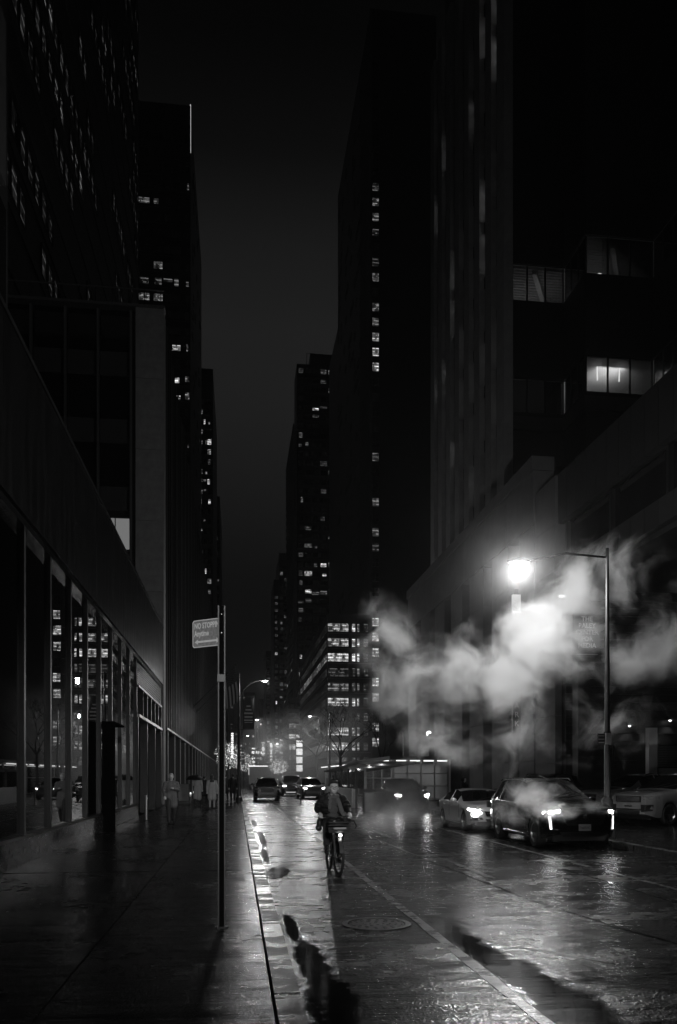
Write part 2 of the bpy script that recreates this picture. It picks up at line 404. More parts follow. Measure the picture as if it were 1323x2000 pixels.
# ================================================================== GROUND
def structure(o): o['kind'] = 'structure'; return o
b = MB(); b.quad((-400, -60, -.05), (500, -60, -.05), (500, 1600, -.05), (-400, 1600, -.05))
structure(b.build('ground', 'ground'))
def sheet(name, x0, x1, y0, y1, z, m, nx=1, ny=1):
    b = MB()
    for i in range(nx):
        for j in range(ny):
            xa, xb = x0+(x1-x0)*i/nx, x0+(x1-x0)*(i+1)/nx; ya, yb = y0+(y1-y0)*j/ny, y0+(y1-y0)*(j+1)/ny
            b.quad((xa, ya, z), (xb, ya, z), (xb, yb, z), (xa, yb, z))
    return b.build(name, m)
road = structure(sheet('road', .40, 9.35, -20, 1400, 0, 'asphalt'))
def strip(name, x0, x1, y0, y1, z=.004, m='line', rough_edge=.012, seed=0):
    rnd = random.Random(seed); b = MB(); n = max(2, int((y1-y0)/.35)); n = min(n, 220)
    L = [(x0+rnd.uniform(-1, 1)*rough_edge, x1+rnd.uniform(-1, 1)*rough_edge, y0+(y1-y0)*i/n) for i in range(n+1)]
    for a, c in zip(L, L[1:]): b.quad((a[0], a[2], z), (a[1], a[2], z), (c[1], c[2], z), (c[0], c[2], z))
    return b.build(name, m, road)
strip('bike_lane_line', 2.17, 2.29, 2, 160, seed=1)
y = 5.0
for i in range(14):
    strip('lane_dash', 4.38, 4.50, y+9.0 if i else 13.9, (y+9.0 if i else 13.9)+3.4, seed=20+i); y += 9.1
strip('parking_lane_line', 6.85, 6.95, 4, 60, seed=3)
for k in range(3):                                   # short slanting buffer marks
    b = MB(); yy = 7.25+k*12
    b.quad((2.95, yy+1.05, .004), (2.98, yy+.92, .004), (3.6, yy+.18, .004), (3.62, yy+.34, .004))
    b.build('buffer_mark', 'line', road)
for pts, sd in (([(3.9, 24), (4.05, 17), (4.2, 12), (4.5, 9), (5.2, 6.2)], 1), ([(6.2, 30), (6.22, 15), (6.19, 8), (6.3, 4)], 2)):
    b = MB(); rnd = random.Random(sd); P = []
    for (xa, ya), (xb, yb) in zip(pts, pts[1:]):
        for i in range(12): t = i/12; P.append((xa+(xb-xa)*t+rnd.uniform(-.02, .02), ya+(yb-ya)*t))
    for a, c in zip(P, P[1:]): b.quad((a[0]-.02, a[1], .003), (a[0]+.02, a[1], .003), (c[0]+.02, c[1], .003), (c[0]-.02, c[1], .003))
    b.build('tar_seam', 'puddle', road)
# kerb stones and pavement flags
def flagged(name, xs, ys, z0, z1, part, m, gap=.012):
    root = structure(thing(name, None, None)); del_keys = [k for k in ('label', 'category') if k in root]
    for k in del_keys: del root[k]
    cache = {}
    for i in range(len(xs)-1):
        for j in range(len(ys)-1):
            w, d = xs[i+1]-xs[i]-gap, ys[j+1]-ys[j]-gap
            key = (round(w, 3), round(d, 3))
            if key not in cache:
                q = MB(); q.bbox(0, w, 0, d, z0, z1, .012); cache[key] = q.mesh(part, m)
            o = link(part, cache[key], root, (xs[i]+gap/2, ys[j]+gap/2, random.uniform(-.004, .004)))
    return root
ys = [-6, 0, 3.4, 8.93]+[8.93+5.5*k for k in range(1, 14)]
flagged('pavement', [-3.95, -1.36, .26], ys, -.05, .15, 'paving_slab', 'sidewalk')
structure(sheet('pavement_beyond', -6, .26, ys[-1]+.01, 900, .145, 'sidewalk'))
ks = [-6+3.05*k for k in range(44)]
flagged('kerb', [.275, .48], ks, -.05, .155, 'kerbstone', 'kerbstone', .01)
structure(sheet('kerb_beyond', .28, .48, ks[-1], 900, .15, 'kerbstone'))
flagged('opposite_pavement', [9.55, 12, 14.6], [-6+5.5*k for k in range(16)], -.05, .15, 'paving_slab', 'sidewalk')
flagged('opposite_kerb', [9.32, 9.54], [-6+3.05*k for k in range(40)], -.05, .155, 'kerbstone', 'kerbstone', .01)
structure(sheet('opposite_pavement_beyond', 9.33, 30, 82.01, 900, .145, 'sidewalk'))
structure(sheet('parking_apron', 14.6, 34, -6, 38, .14, 'sidewalk'))
def puddle(pts, z=.006, jit=.02, seed=1):
    rnd = random.Random(seed); P = []
    n = len(pts)
    for i in range(n):
        p0, p1, p2, p3 = [Vector(pts[(i+k-1) % n]) for k in range(4)]
        for s_ in range(14):
            t = s_/14
            q = .5*((2*p1)+(-p0+p2)*t+(2*p0-5*p1+4*p2-p3)*t*t+(-p0+3*p1-3*p2+p3)*t**3)
            from mathutils import noise as mn
            dx = mn.fractal(Vector((q.x*5, q.y*2.2, seed*7.1)), .8, 2.1, 5)*.045; dy = mn.fractal(Vector((q.x*5, q.y*2.2, seed*3.3+40)), .8, 2.1, 5)*.16
            P.append((max(q.x+dx, .485), q.y+dy, z))
    b = MB(); b.poly(P); o = b.build('puddle', 'puddle'); structure(o); return o
puddle([(.5,14.82),(.66,16.04),(.92,16.19),(.98,15.4),(.83,14.63),(.64,14.36)], seed=1)
# manhole cover in the cycle lane
mh = thing('manhole_cover', 'round iron manhole cover set in the wet cycle lane near the kerb', 'manhole cover', (1.68, 9.8, 0))
b = MB(); b.lathe([(.42, .002), (.42, .010), (.355, .012), (.35, .004)], 40); b.build('ring', 'cast_iron', mh)
b = MB(); b.lathe([(0, .007), (.335, .007), (.34, .002)], 36)
for r in (.08, .16, .24, .31):
    for k in range(int(r*60)):
        a = 2*pi*k/int(r*60); b.box(-.012, .012, -.02, .02, .007, .014, 0, Matrix.Translation((r*cos(a), r*sin(a), 0)) @ Matrix.Rotation(a, 4, 'Z'))
b.build('lid', 'cast_iron', mh)

def area(name, loc, size, energy, parent, rot=(0, 0, 0), sy=None):
    ld = bpy.data.lights.new(name, 'AREA'); ld.energy = energy; ld.size = size
    if sy: ld.shape = 'RECTANGLE'; ld.size_y = sy
    lo = bpy.data.objects.new(name, ld); COL.objects.link(lo); lo.parent = parent; lo.location = loc; lo.rotation_euler = rot; return lo

# ================================================================== LEFT: glass fronted building
GX = -3.94
gb = thing('glass_fronted_building', 'low building with tall glass shopfront and deep dark fascia beside the left pavement', 'building', (GX, 14, 0))
gb.location = (0, 0, 0)
y = -4.0
while y < 44.2:                                              # fascia panels
    y1 = min(y+3.05, 44.3); bar(gb, 'fascia_panel', GX-.7, GX+.06, y+.006, y1-.006, 6.62, 9.62, 'fascia'); y = y1
bar(gb, 'fascia_drip', GX-.6, GX+.02, -4, 44.25, 6.45, 6.60, 'chrome')
bar(gb, 'coping', GX-.72, GX+.09, -4, 44.32, 9.625, 9.72, 'dark_metal')
bar(gb, 'plinth', GX-.45, GX, -4, 25.0, .15, .62, 'granite')
bar(gb, 'plinth', GX-.45, GX-.02, 25.0, 33.9, .15, .60, 'granite')
mull = [33.8-2.2*k for k in range(17)]
for yy in mull: bar(gb, 'mullion', GX-.20, GX-.06, yy-.07, yy+.07, .62, 6.45, 'black')
bar(gb, 'sill', GX-.3, GX-.01, -4, 33.7, .62, .68, 'dark_metal')
for a, c in zip(mull[1:], mull): bar(gb, 'glass_pane', GX-.14, GX-.128, a+.07, c-.07, .68, 6.45, 'glass')
for yy in (15.75, 17.8, 9.0): bar(gb, 'column', GX-1.1, GX-.45, yy-.48, yy+.42, .15, 6.4, 'black')
# the lobby behind the glass
b = MB(); b.quad((-16, -4, .16), (GX-.46, -4, .16), (GX-.46, 44, .16), (-16, 44, .16)); b.build('lobby_floor', 'granite', gb)
b = MB(); b.quad((-16, -4, 6.61), (-16, 44, 6.61), (GX-.71, 44, 6.61), (GX-.71, -4, 6.61)); b.build('ceiling', 'white_wall', gb)
bar(gb, 'back_wall', -16.2, -16, -4, 44, .16, 6.6, 'concrete')
bar(gb, 'cross_wall', -16, GX-1.2, 33.9, 34.1, .17, 6.6, 'concrete')
bar(gb, 'display_wall', -9.0, -8.7, 15.0, 19.5, .17, 6.6, 'white_wall')
bar(gb, 'display_wall', -7.6, -7.3, 21.0, 23.4, .17, 3.2, 'concrete')
bar(gb, 'hanging_panel', -6.2, -6.14, 21.3, 22.1, 2.4, 3.9, 'white_wall')
bar(gb, 'hanging_panel', -6.2, -6.14, 23.6, 24.2, 2.1, 3.0, 'white_wall')
bar(gb, 'reception_desk', -7.2, -6.4, 25.5, 30, .17, 1.2, 'concrete')
bar(gb, 'soffit_beam', -16, GX-.72, 19.9, 20.3, 5.9, 6.6, 'darkstone')
area('lobby_light', (-9, 18, 6.3), 3, 330, gb, (0, 0, 0), 20)
area('lobby_light', (-7.5, 24, 2.2), 2, 85, gb, (pi, 0, 0), 18)
# louvre over the entrance, transom lights, recessed doorway
z = 5.52
while z < 6.42: bar(gb, 'louvre_slat', GX-.20, GX-.05, 34.0, 44.2, z, z+.03, 'dark_metal'); z += .085
bar(gb, 'louvre_backing', GX-.4, GX-.3, 34.0, 44.2, 5.5, 6.45, 'black')
bar(gb, 'transom_rail', GX-.3, GX+.01, 33.9, 44.25, 5.40, 5.50, 'dark_metal')
bar(gb, 'transom_rail', GX-.3, GX+.03, 33.9, 44.25, 4.18, 4.30, 'metal')
for k in range(6):
    ya = 34.0+k*1.7; bar(gb, 'transom_pane', GX-.2, GX-.18, ya+.06, ya+1.64, 4.30, 5.40, 'darkglass'); bar(gb, 'transom_post', GX-.25, GX-.02, ya+1.64, ya+1.76, 4.30, 5.40, 'dark_metal')
for yy in (33.95, 37.4, 40.9, 44.1): bar(gb, 'door_post', GX-.35, GX-.02, yy-.08, yy+.08, .15, 4.18, 'dark_metal')
bar(gb, 'recess_wall', GX-2.2, GX-2.0, 34.0, 44.1, .17, 4.3, 'black')
for ya in (37.5, 39.2): 
    d = bar(gb, 'door', GX-1.9, GX-1.84, ya, ya+1.55, .18, 2.9, 'darkglass'); bar(d, 'handle', .065, .12, .1, .14, .8, 1.5, 'chrome')
bar(gb, 'portal_fin', GX-.04, GX+.30, 25.0, 25.35, .15, 3.35, 'matte_black')
bar(gb, 'canopy', GX-.04, GX+.32, 25.0, 27.2, 3.36, 3.42, 'matte_black')
bar(gb, 'roof', -40, GX-.72, -4, 44.3, 9.3, 9.6, 'darkstone')
bar(gb, 'end_wall', -40, GX-.1, 44.31, 44.6, 0, 9.6, 'darkstone')
# the taller block over the near end of the shopfront
ub = thing('panelled_upper_block', 'dark panelled block rising over the near end of the long fascia', 'building', (0, 0, 0))
bar(ub, 'wall', -40, -4.85, -6, 18.2, 9.75, 42, 'tower')
for k in range(9):
    for r in range(8):
        bar(ub, 'wall_panel', -4.85, -4.78, 17.9-1.9*(k+1)+.08, 17.9-1.9*k-.08, 10.2+r*3.9, 13.6+r*3.9, 'tower2' if (k*3+r) % 4 else 'darkglass')

# ================================================================== LEFT: slab block with concrete pylon and finned street front
sb = thing('finned_office_slab', 'long dark office slab with a pale concrete pylon at its corner and thin fins along the street', 'building', (0, 0, 0))
bar(sb, 'wall', -40, -4.6, 48.0, 190, .14, 28.0, 'tower')
for k in range(7): bar(sb, 'pylon_panel', -5.68, -4.12, 47.3, 48.6, .15+4.02*k+.01, .15+4.02*(k+1)-.01, 'concrete')
for x in (-15.1, -13.25, -11.4, -9.55, -7.76, -5.95): bar(sb, 'mullion', x-.06, x+.06, 47.35, 47.6, 9.0, 28.1, 'light_frame')
for k in range(5):
    z = 9.2+k*3.83
    for x0, x1 in zip((-15.1, -13.25, -11.4, -9.55, -7.76), (-13.25, -11.4, -9.55, -7.76, -5.95)):
        bar(sb, 'spandrel', x0+.07, x1-.07, 47.72, 47.9, z, z+1.35, 'tower2')
        if not (k == 1 and x0 == -7.76): bar(sb, 'window_pane', x0+.07, x1-.07, 47.78, 47.8, z+1.36, z+3.82, 'darkglass')
bar(sb, 'corner_return', -5.9, -5.69, 47.5, 48.2, 9, 28.1, 'black')
bar(sb, 'roof_coping', -16, -4.05, 47.2, 48.0, 28.25, 28.4, 'metal')
for k in range(9): bar(sb, 'railing_post', -11.5+k*.9, -11.46+k*.9, 47.4, 47.44, 28.4, 29.3, 'dark_metal')
bar(sb, 'handrail', -16, -4.1, 47.38, 47.44, 29.3, 29.36, 'metal')
# the lit room seen past the fascia
bar(sb, 'room_ceiling', -7.7, -5.95, 48.1, 49.0, 16.8, 16.9, 'white_wall')
r_ = link('lit_room', window_mesh(1.7, 1.9, 2, 1, emit('soft_room_light', .16), 'frame'), sb, (-6.86, 47.75, 14.6))
for k in range(95):
    yy = 48.8+1.49*k; bar(sb, 'fin', -4.62, -4.05, yy, yy+.16, 4.6, 28.1, 'tower' if k % 3 else 'tower2')
rnd = random.Random(5)
for f in range(6):
    z = 5.2+f*3.85
    for k in range(0, 92, 1):
        yy = 48.8+1.49*k+.82
        lit = (f in (0, 1, 2) and 8 < k < 40 and rnd.random() < .28) or rnd.random() < .07
        if lit: window(sb, 'E', -4.6, yy, z, 1.25, 2.5, 1, 1, 'win_dim' if rnd.random() < .6 else 'win_mid', 'frame', .03)
for k in range(26):
    yy = 50+k*5.4; bar(sb, 'street_column', -4.7, -4.12, yy, yy+.5, .15, 4.5, 'black')
    bar(sb, 'column_edge', -4.11, -4.07, yy+.02, yy+.10, .16, 4.5, 'metal')
bar(sb, 'string_course', -4.75, -4.02, 48.7, 189, 4.5, 4.62, 'dark_metal')
for k in range(5): 
    q = bar(sb, 'step_light', -4.0, -3.9, 66+5.4*k, 66.12+5.4*k, .2, .36, 'strip')

# ================================================================== upper left tower (street face, rows of dim windows)
def tower(name, label, x0, x1, y0, y1, h, m='tower', z0=.14):
    t = thing(name, label, 'building', (0, 0, 0)); bar(t, 'wall', x0, x1, y0, y1, z0, h, m); return t
lt = tower('ribbed_office_tower', 'huge dark office tower at the upper left with slanting rows of dim windows', -60, -14.6, 52, 125, 130)
rnd = random.Random(11)
for f in range(22):
    z = 31+4.2*f
    bar(lt, 'floor_band', -14.6, -14.5, 52, 125, z-.9, z-.1, 'tower2')
    run = 0
    for k in range(34):
        yy = 54+2.1*k
        if run <= 0 and rnd.random() < .12: run = rnd.randint(2, 6)
        if run > 0: run -= 1; window(lt, 'E', -14.6, yy, z, 1.7, 2.4, 1, 1, 'win_dim' if (f+k//7) % 7 == 0 else 'win_glow', 'frame', .08)
for (x, z) in ((-18.6, 49.5), (-20.0, 49.5), (-18.6, 44), (-19.9, 36), (-21.2, 36), (-17.2, 36)):
    window(lt, 'S', 52, x, z, 1.1, 2.4, 2, 1, 'win_dim')
# ================================================================== generic far tower fronts
def front_grid(t, face, plane, cols, z0, dz, nf, w, h, lit, seed, nx=2, panes=('win_dim', 'win_mid', 'win_bright'), probs=(.1, .06, .0), dark=True, proud=.1, ny=1):
    """every window of a front, floor by floor; `lit` names (column, floor): brightness"""
    r = random.Random(seed)
    for f in range(nf):
        for c, u in enumerate(cols):
            ww = w[c] if isinstance(w, (list, tuple)) else w
            p = lit.get((c, f))
            q = r.random()
            if p is None:
                if q < probs[0]: p = 0
                elif q < probs[0]+probs[1]: p = 1
                elif q < sum(probs): p = 2
            if p is not None and p >= 0:                 # blinds half down, narrow and wide panes
                fw = r.choice((.55, .75, 1, 1, 1.2)); fh = r.choice((1, 1, .8, .55)); du = ww*(1-fw)*r.choice((-.5, 0, .5)) if fw < 1 else 0
                window(t, face, plane, u+du, z0+dz*f+(h*(1-fh) if r.random() < .4 else 0), round(ww*fw, 1), round(h*fh, 1), max(1, int(round(nx*fw))) if fw < 1 else nx, ny, panes[p], 'frame', proud)
            elif dark: window(t, face, plane, u, z0+dz*f, ww, h, nx, ny, 'darkglass', 'frame', proud)
# L4
l4 = tower('slim_residential_tower', 'tall slim tower behind the pylon with a few lit flats up its front', -60, -11.1, 200, 262, 163)
cols = [-22.0, -18.7, -16.4, -14.4, -11.85]; ws = [2.2, 2.2, 1.8, 2.0, .95]
zz0 = 93.0-.9-3.87*16; lit = {}
def fl(z): return int(round((z-.9-zz0)/3.87))
for z, cs in ((157.4, {0: 0, 1: 0, 2: 0, 3: 0}), (141, {1: 0}), (137.9, {0: 1}), (125.3, {1: 1}), (121.5, {0: 0, 1: 0, 2: 0, 3: 1, 4: 0}),
              (117.7, {0: 1, 1: 1}), (105.4, {3: 2, 4: 1}), (97.7, {3: 2, 4: 1}), (93.4, {3: 2, 4: 1}), (80, {4: 0})):
    for c, p in cs.items(): lit[(c, fl(z))] = p
front_grid(l4, 'S', 200, cols, zz0, 3.87, 33, ws, 1.9, lit, 3, 2, probs=(.02, .0, 0))
for f in range(33): bar(l4, 'floor_band', -24, -11.05, 199.9, 200, zz0+3.87*f-.6, zz0+3.87*f-.35, 'tower2')
front_grid(l4, 'E', -11.1, [206+4*k for k in range(13)], zz0, 3.87, 33, 2.4, 1.9, {}, 9, 1, probs=(.10, .03, 0), dark=False)
bar(l4, 'crown_light', -11.2, -11.0, 200.2, 200.5, 152, 163.5, 'dimstrip')
l5 = tower('mid_left_tower', 'dark tower far along the left side with a column of lit flats', -50, -8.9, 310, 372, 154)
front_grid(l5, 'S', 310, [-13.4, -11.7, -10.3], 40, 3.72, 28, [1.5, 1.4, 1.3], 2.0, {(0, 27-1): 1, (2, 25): 1, (1, 25): 2, (2, 23): 2, (1, 23): 1, (0, 23): 1, (1, 19): 1, (2, 19): 2, (0, 18): 1, (1, 18): 0, (0, 17): 2, (2, 17): 2}, 4, 1, probs=(.15, .14, .03))
l6 = tower('lower_left_tower', 'dark block beyond the left tower, nearly unlit', -40, -7.8, 380, 440, 130)
front_grid(l6, 'S', 380, [-11.3, -9.6, -8.5], 30, 3.8, 24, [1.5, 1.4, .8], 2.0, {}, 5, 1, probs=(.14, .03, 0))
l7 = tower('far_left_block', 'low dark block at the far left end of the street', -40, -7.2, 450, 560, 93)
front_grid(l7, 'E', -7.2, [456+9*k for k in range(10)], 20, 4, 16, 4, 2.2, {}, 6, 1, probs=(.1, .05, 0), dark=False)
l8 = tower('left_street_wall', 'plain dark street wall beyond the finned slab', -40, -5.2, 262.5, 309, 34)
front_grid(l8, 'E', -5.2, [265+4.2*k for k in range(10)], 6, 4, 6, 2.4, 2.0, {}, 16, 1, probs=(.2, .1, .05), dark=False)

# ================================================================== RIGHT: open parking level under ribbed bands
pg = thing('parking_building', 'dark building with ribbed bands over an open parking level on the right', 'building', (0, 0, 0))
for k in range(42):
    yy = 35.9-k*1.0
    bar(pg, 'ribbed_panel', 14.55, 14.85, yy-.97, yy, 10.5, 11.42, 'darkstone'); bar(pg, 'ribbed_panel', 14.55, 14.85, yy-.97, yy, 13.3, 15.55, 'darkstone')
for k in range(9):
    ya = 35.6-k*4.4; bar(pg, 'window_strip', 15.0, 15.03, ya-4.3, ya, 11.45, 13.28, 'darkglass'); bar(pg, 'window_post', 14.8, 15.0, ya-.1, ya+.05, 11.45, 13.28, 'dark_metal')
bar(pg, 'soffit', 14.86, 34, -6, 35.98, 10.3, 10.5, 'darkstone'); bar(pg, 'roof', 14.86, 34, -6, 35.9, 15.2, 15.5, 'darkstone')
bar(pg, 'storey_wall', 15.1, 34, -5.9, 35.85, 10.52, 15.19, 'tower')
bar(pg, 'side_wall', 33.5, 33.9, -6, 36, .14, 10.3, 'darkstone')
bar(pg, 'near_wall', 14.9, 33.4, -6.4, -6.0, .14, 10.3, 'darkstone')
# back wall: ribbed, with window slot, roller shutter
for k in range(28): bar(pg, 'wall_rib', 14.9, 33.4, 35.86, 36.0, .15+.36*k, .15+.36*k+.33, 'darkstone')
bar(pg, 'back_wall', 14.9, 33.4, 36.01, 36.3, .14, 10.29, 'darkstone')
for yy in (34.6, 22.0, 9.0): bar(pg, 'column', 14.95, 15.5, yy, yy+.6, .15, 10.29, 'darkstone')
bar(pg, 'window_slot', 17.2, 18.3, 35.7, 35.84, 2.5, 3.2, 'black')
bar(pg, 'door_jamb', 18.75, 19.15, 35.5, 35.84, .15, 4.0, 'white_wall')
bar(pg, 'shutter_box', 19.16, 23.0, 35.45, 35.84, 3.2, 3.7, 'dark_metal')
for k in range(9): bar(pg, 'shutter_slat', 19.2, 22.9, 35.6, 35.66, 2.2+.11*k, 2.2+.11*k+.095, 'metal')
bar(pg, 'inner_panel', 19.3, 20.35, 35.62, 35.7, .15, 2.15, 'white_wall'); bar(pg, 'inner_panel', 20.4, 22.8, 35.66, 35.72, .15, 1.5, 'tower2')
wls = []
for (x, z) in ((17.85, 4.12), (19.82, 4.38)):
    t = thing('wall_lamp', 'small wall lamp %s over the ribbed parking wall' % ('left of the shutter' if x < 18 else 'right above the shutter'), 'lamp', (x, 35.6, z), 0, 'wall lamps over the parking level')
    b = MB(); b.box(-.05, .05, 0, .25, .06, .12); b.lathe([(.02, .1), (.14, .02), (.15, -.03)], 12); b.build('shade', 'black', t)
    b = MB(); b.ball((0, 0, -.02), .06, 8); b.build('bulb', 'headlight_soft', t)
    ld = bpy.data.lights.new('wall_lamp_light', 'SPOT'); ld.energy = 9; ld.spot_size = radians(105); ld.spot_blend = .6; ld.shadow_soft_size = .05
    lo = bpy.data.objects.new('wall_lamp_light', ld); COL.objects.link(lo); lo.parent = t; lo.location = (0, 0, -.1)
t = thing('bulkhead_light', 'small bright bulkhead light high on the right hand wall above the steam', 'lamp', (15.15, 35.8, 10.0))
t.location = (14.3, 34.8, 9.75)
b = MB(); b.box(-.16, .16, 0, .08, -.05, .07); b.box(-.02, .02, .08, 1.1, 0, .03); b.build('housing', 'black', t); b = MB(); b.box(-.15, .15, -.012, -.002, -.045, .045); b.build('lens', 'headlight_soft', t)

# ================================================================== RIGHT: limestone building with tall openings
ls = thing('limestone_building', 'pale limestone building with tall narrow openings behind the drifting steam', 'building', (0, 0, 0))
H = 17.6
ops = [41.2+4.6*k for k in range(6)]; edges = [39.0]+[v for o_ in ops for v in (o_, o_+1.7)]+[69.0]
for a, c in zip(edges[::2], edges[1::2]):
    for k in range(6): bar(ls, 'stone_course', 14.6, 15.6, a+.01, c-.01, .15+2.35*k+.01, .15+2.35*(k+1)-.01, 'limestone')
for a, c in zip(edges[1::2], edges[2::2]):
    bar(ls, 'opening_glass', 15.3, 15.34, a, c, 3.2, 14.25, 'darkglass'); bar(ls, 'opening_spandrel', 15.0, 15.25, a, c, 7.2, 8.0, 'dark_metal'); bar(ls, 'opening_post', 15.2, 15.29, (a+c)/2-.04, (a+c)/2+.04, 3.2, 14.2, 'dark_metal')
    bar(ls, 'base_block', 14.75, 15.5, a, c, .15, .9, 'limestone')
for k in range(7): bar(ls, 'frieze_block', 14.55, 15.6, 39.0+4.286*k+.01, 39.0+4.286*(k+1)-.01, 14.27, 16.9, 'limestone')
bar(ls, 'cornice', 14.45, 15.6, 38.95, 69.05, 16.92, 17.6, 'limestone')
bar(ls, 'core', 15.61, 23.7, 39.9, 69, .15, 17.5, 'darkstone')
for r in range(6):
    for k in range(4): bar(ls, 'end_wall_block', 14.62+2.25*k+.01, 14.62+2.25*(k+1)-.01, 38.9 if False else 39.0, 39.9, .15+2.75*r+.01, .15+2.75*(r+1)-.01, 'limestone') if k else bar(ls, 'end_wall_block', 15.62, 16.86, 39.0, 39.9, .15+2.75*r+.01, .15+2.75*(r+1)-.01, 'limestone')
# lit ground floor doors
for yy, w_ in ((53.7, 1.4), (60.8, 1.6), (43.9, 1.4)):
    window(ls, 'W', 15.25, yy, 1.0, w_, 2.3, 2, 2, 'win_bright' if yy > 45 else 'win_mid', 'light_frame', .02)
pier = thing('stone_pier_block', 'narrow limestone block between the limestone building and the parking level', 'building', (0, 0, 0))
for k in range(7): bar(pier, 'stone_block', 14.6, 16.5, 36.35, 38.9, .15+2.22*k+.01, .15+2.22*(k+1)-.01, 'limestone')
# pilastered tower set back above it
pt = thing('pilastered_tower', 'tall tower with pale vertical pilasters and dark slots rising over the limestone building', 'building', (0, 0, 0))
b = MB(); b.prism([(17.6, 50.8), (24.0, 69.4), (24.0, 70.2), (17.6, 70.2)], 17.5, 64, 0); b.build('wall', 'tower', pt)
for k in range(8):
    yy = 50.85+2.68*k
    for r in range(4): bar(pt, 'pilaster_panel', 17.0, 17.62, yy, yy+(1.3 if k else 1.5), 17.6+11.6*r+.01, 17.6+11.6*(r+1)-.01, 'pilaster')
for r in range(12):
    z = 17.8+3.85*r
    for k in range(7):
        yy = 50.85+2.68*k+1.95
        bar(pt, 'spandrel', 17.35, 17.58, yy-.64, yy+.72, z+3.0, z+3.8, 'darkstone')
rnd = random.Random(21)
litpt = {(6, 5): 2, (5, 5): 1, (6, 4): 0, (4, 4): 0, (3, 3): 0, (5, 3): 1, (3, 5): 1}
for r in range(12):
    for k in range(7):
        yy = 50.85+2.68*k+1.99; z = 17.9+3.85*r
        p = 'win_dim' if ((r in (2, 3, 4) and k < 6 and rnd.random() < .55)) else (('win_spot' if rnd.random() < .5 else 'win_glow') if rnd.random() < .6 else 'darkglass')
        window(pt, 'W', 17.55, yy, z, 1.3, 2.9, 1, 1, p, 'frame', .04)

# ================================================================== RIGHT: stepped glass building with lit corner rooms
st = thing('stepped_glass_building', 'dark stepped office block with lit corner rooms high on the right', 'building', (0, 0, 0))
def foot(d): return [(23.8+d, 92), (23.8+d, 70+d), (28.9+d, 70+d), (28.9+d, 65.5+d), (34.9+d, 65.5+d), (34.9+d, 56+d), (64, 56+d), (64, 92)]
def slab(name, z0, z1, d, m): b = MB(); b.prism(list(reversed(foot(d)))[::-1], z0, z1, 0); return b.build(name, m, st)
slab('wall', .14, 34.0, 0, 'tower'); slab('wall', 37.05, 43.9, 0, 'tower'); slab('wall', 47.15, 130, 0, 'tower')
slab('core_wall', 34.0, 37.05, 6, 'white_wall'); slab('core_wall', 43.9, 47.15, 6, 'white_wall')
slab('terrace_parapet', 32.4, 33.6, -.15, 'tower2')
def bay(face, plane, u0, u1, z, h, n):
    for i in range(n):
        a, c = u0+(u1-u0)*i/n, u0+(u1-u0)*(i+1)/n
        if face == 'S': bar(st, 'glass_pane', a+.06, c-.06, plane, plane+.02, z, z+h, 'glass'); bar(st, 'mullion', c-.06, c+.06, plane-.05, plane+.1, z, z+h, 'black')
        else: bar(st, 'glass_pane', plane, plane+.02, a+.06, c-.06, z, z+h, 'glass'); bar(st, 'mullion', plane-.05, plane+.1, a-.06, a+.06, z, z+h, 'black')
for z in (34.0, 43.9):
    bay('S', 70.1, 23.9, 28.9, z, 3.1, 3); bay('W', 29.0, 65.6, 70.0, z, 3.1, 3); bay('S', 65.6, 29.0, 34.9, z, 3.1, 3); bay('W', 35.0, 56.1, 65.5, z, 3.1, 6)
bar(st, 'blind_wall', 23.95, 28.8, 70.15, 76, 34.02, 36.9, 'tower')
slab('ceiling', 47.02, 47.1, .15, 'white_wall'); slab('ceiling', 36.92, 37.0, .15, 'white_wall')
for i in range(22): bar(st, 'ceiling_rib', 24.0 if 70.3+.4*i > 70.2 else 29.1, 33.8, 70.3+.4*i, 70.4+.4*i, 46.86, 47.01, 'concrete')
for i in range(14): bar(st, 'ceiling_rib', 29.1, 39.5, 65.8+.32*i, 65.9+.32*i, 46.86, 47.01, 'concrete')
for x in (26.3, 31.6, 37): b = MB(); b.box(-.2, .2, 0, 7, 0, .4); b.build('ceiling_beam', 'concrete', st, (x, 66 if x > 29 else 70.3, 46.5), radians(-30))
area('room_light', (27, 72.8, 44.0), 3, 26, st, (pi, 0, 0)); area('room_light', (32, 68.3, 44.0), 3, 16, st, (pi, 0, 0))
area('room_light', (32, 68.0, 36.0), 2.5, 60, st, (radians(140), 0, 0)); area('room_light', (38, 62, 36.0), 3, 24, st, (radians(140), 0, 0)); area('room_light', (30.4, 72, 34.2), 2, 9, st, (pi, 0, 0))
for (x0, y0) in ((30.3, 66.2), (32.3, 66.2)):
    b = MB(); b.box(-.05, .05, 0, 2.4, 0, .07); o = b.build('tube_light', 'strip', st, (x0, y0, 36.4), radians(-25))
bar(st, 'shelf', 33.4, 34.6, 70.5, 71.2, 34.1, 36.2, 'darkstone')
ex = bar(st, 'exit_sign', 30.75, 31.05, 67, 67.03, 44.75, 44.93, 'strip')

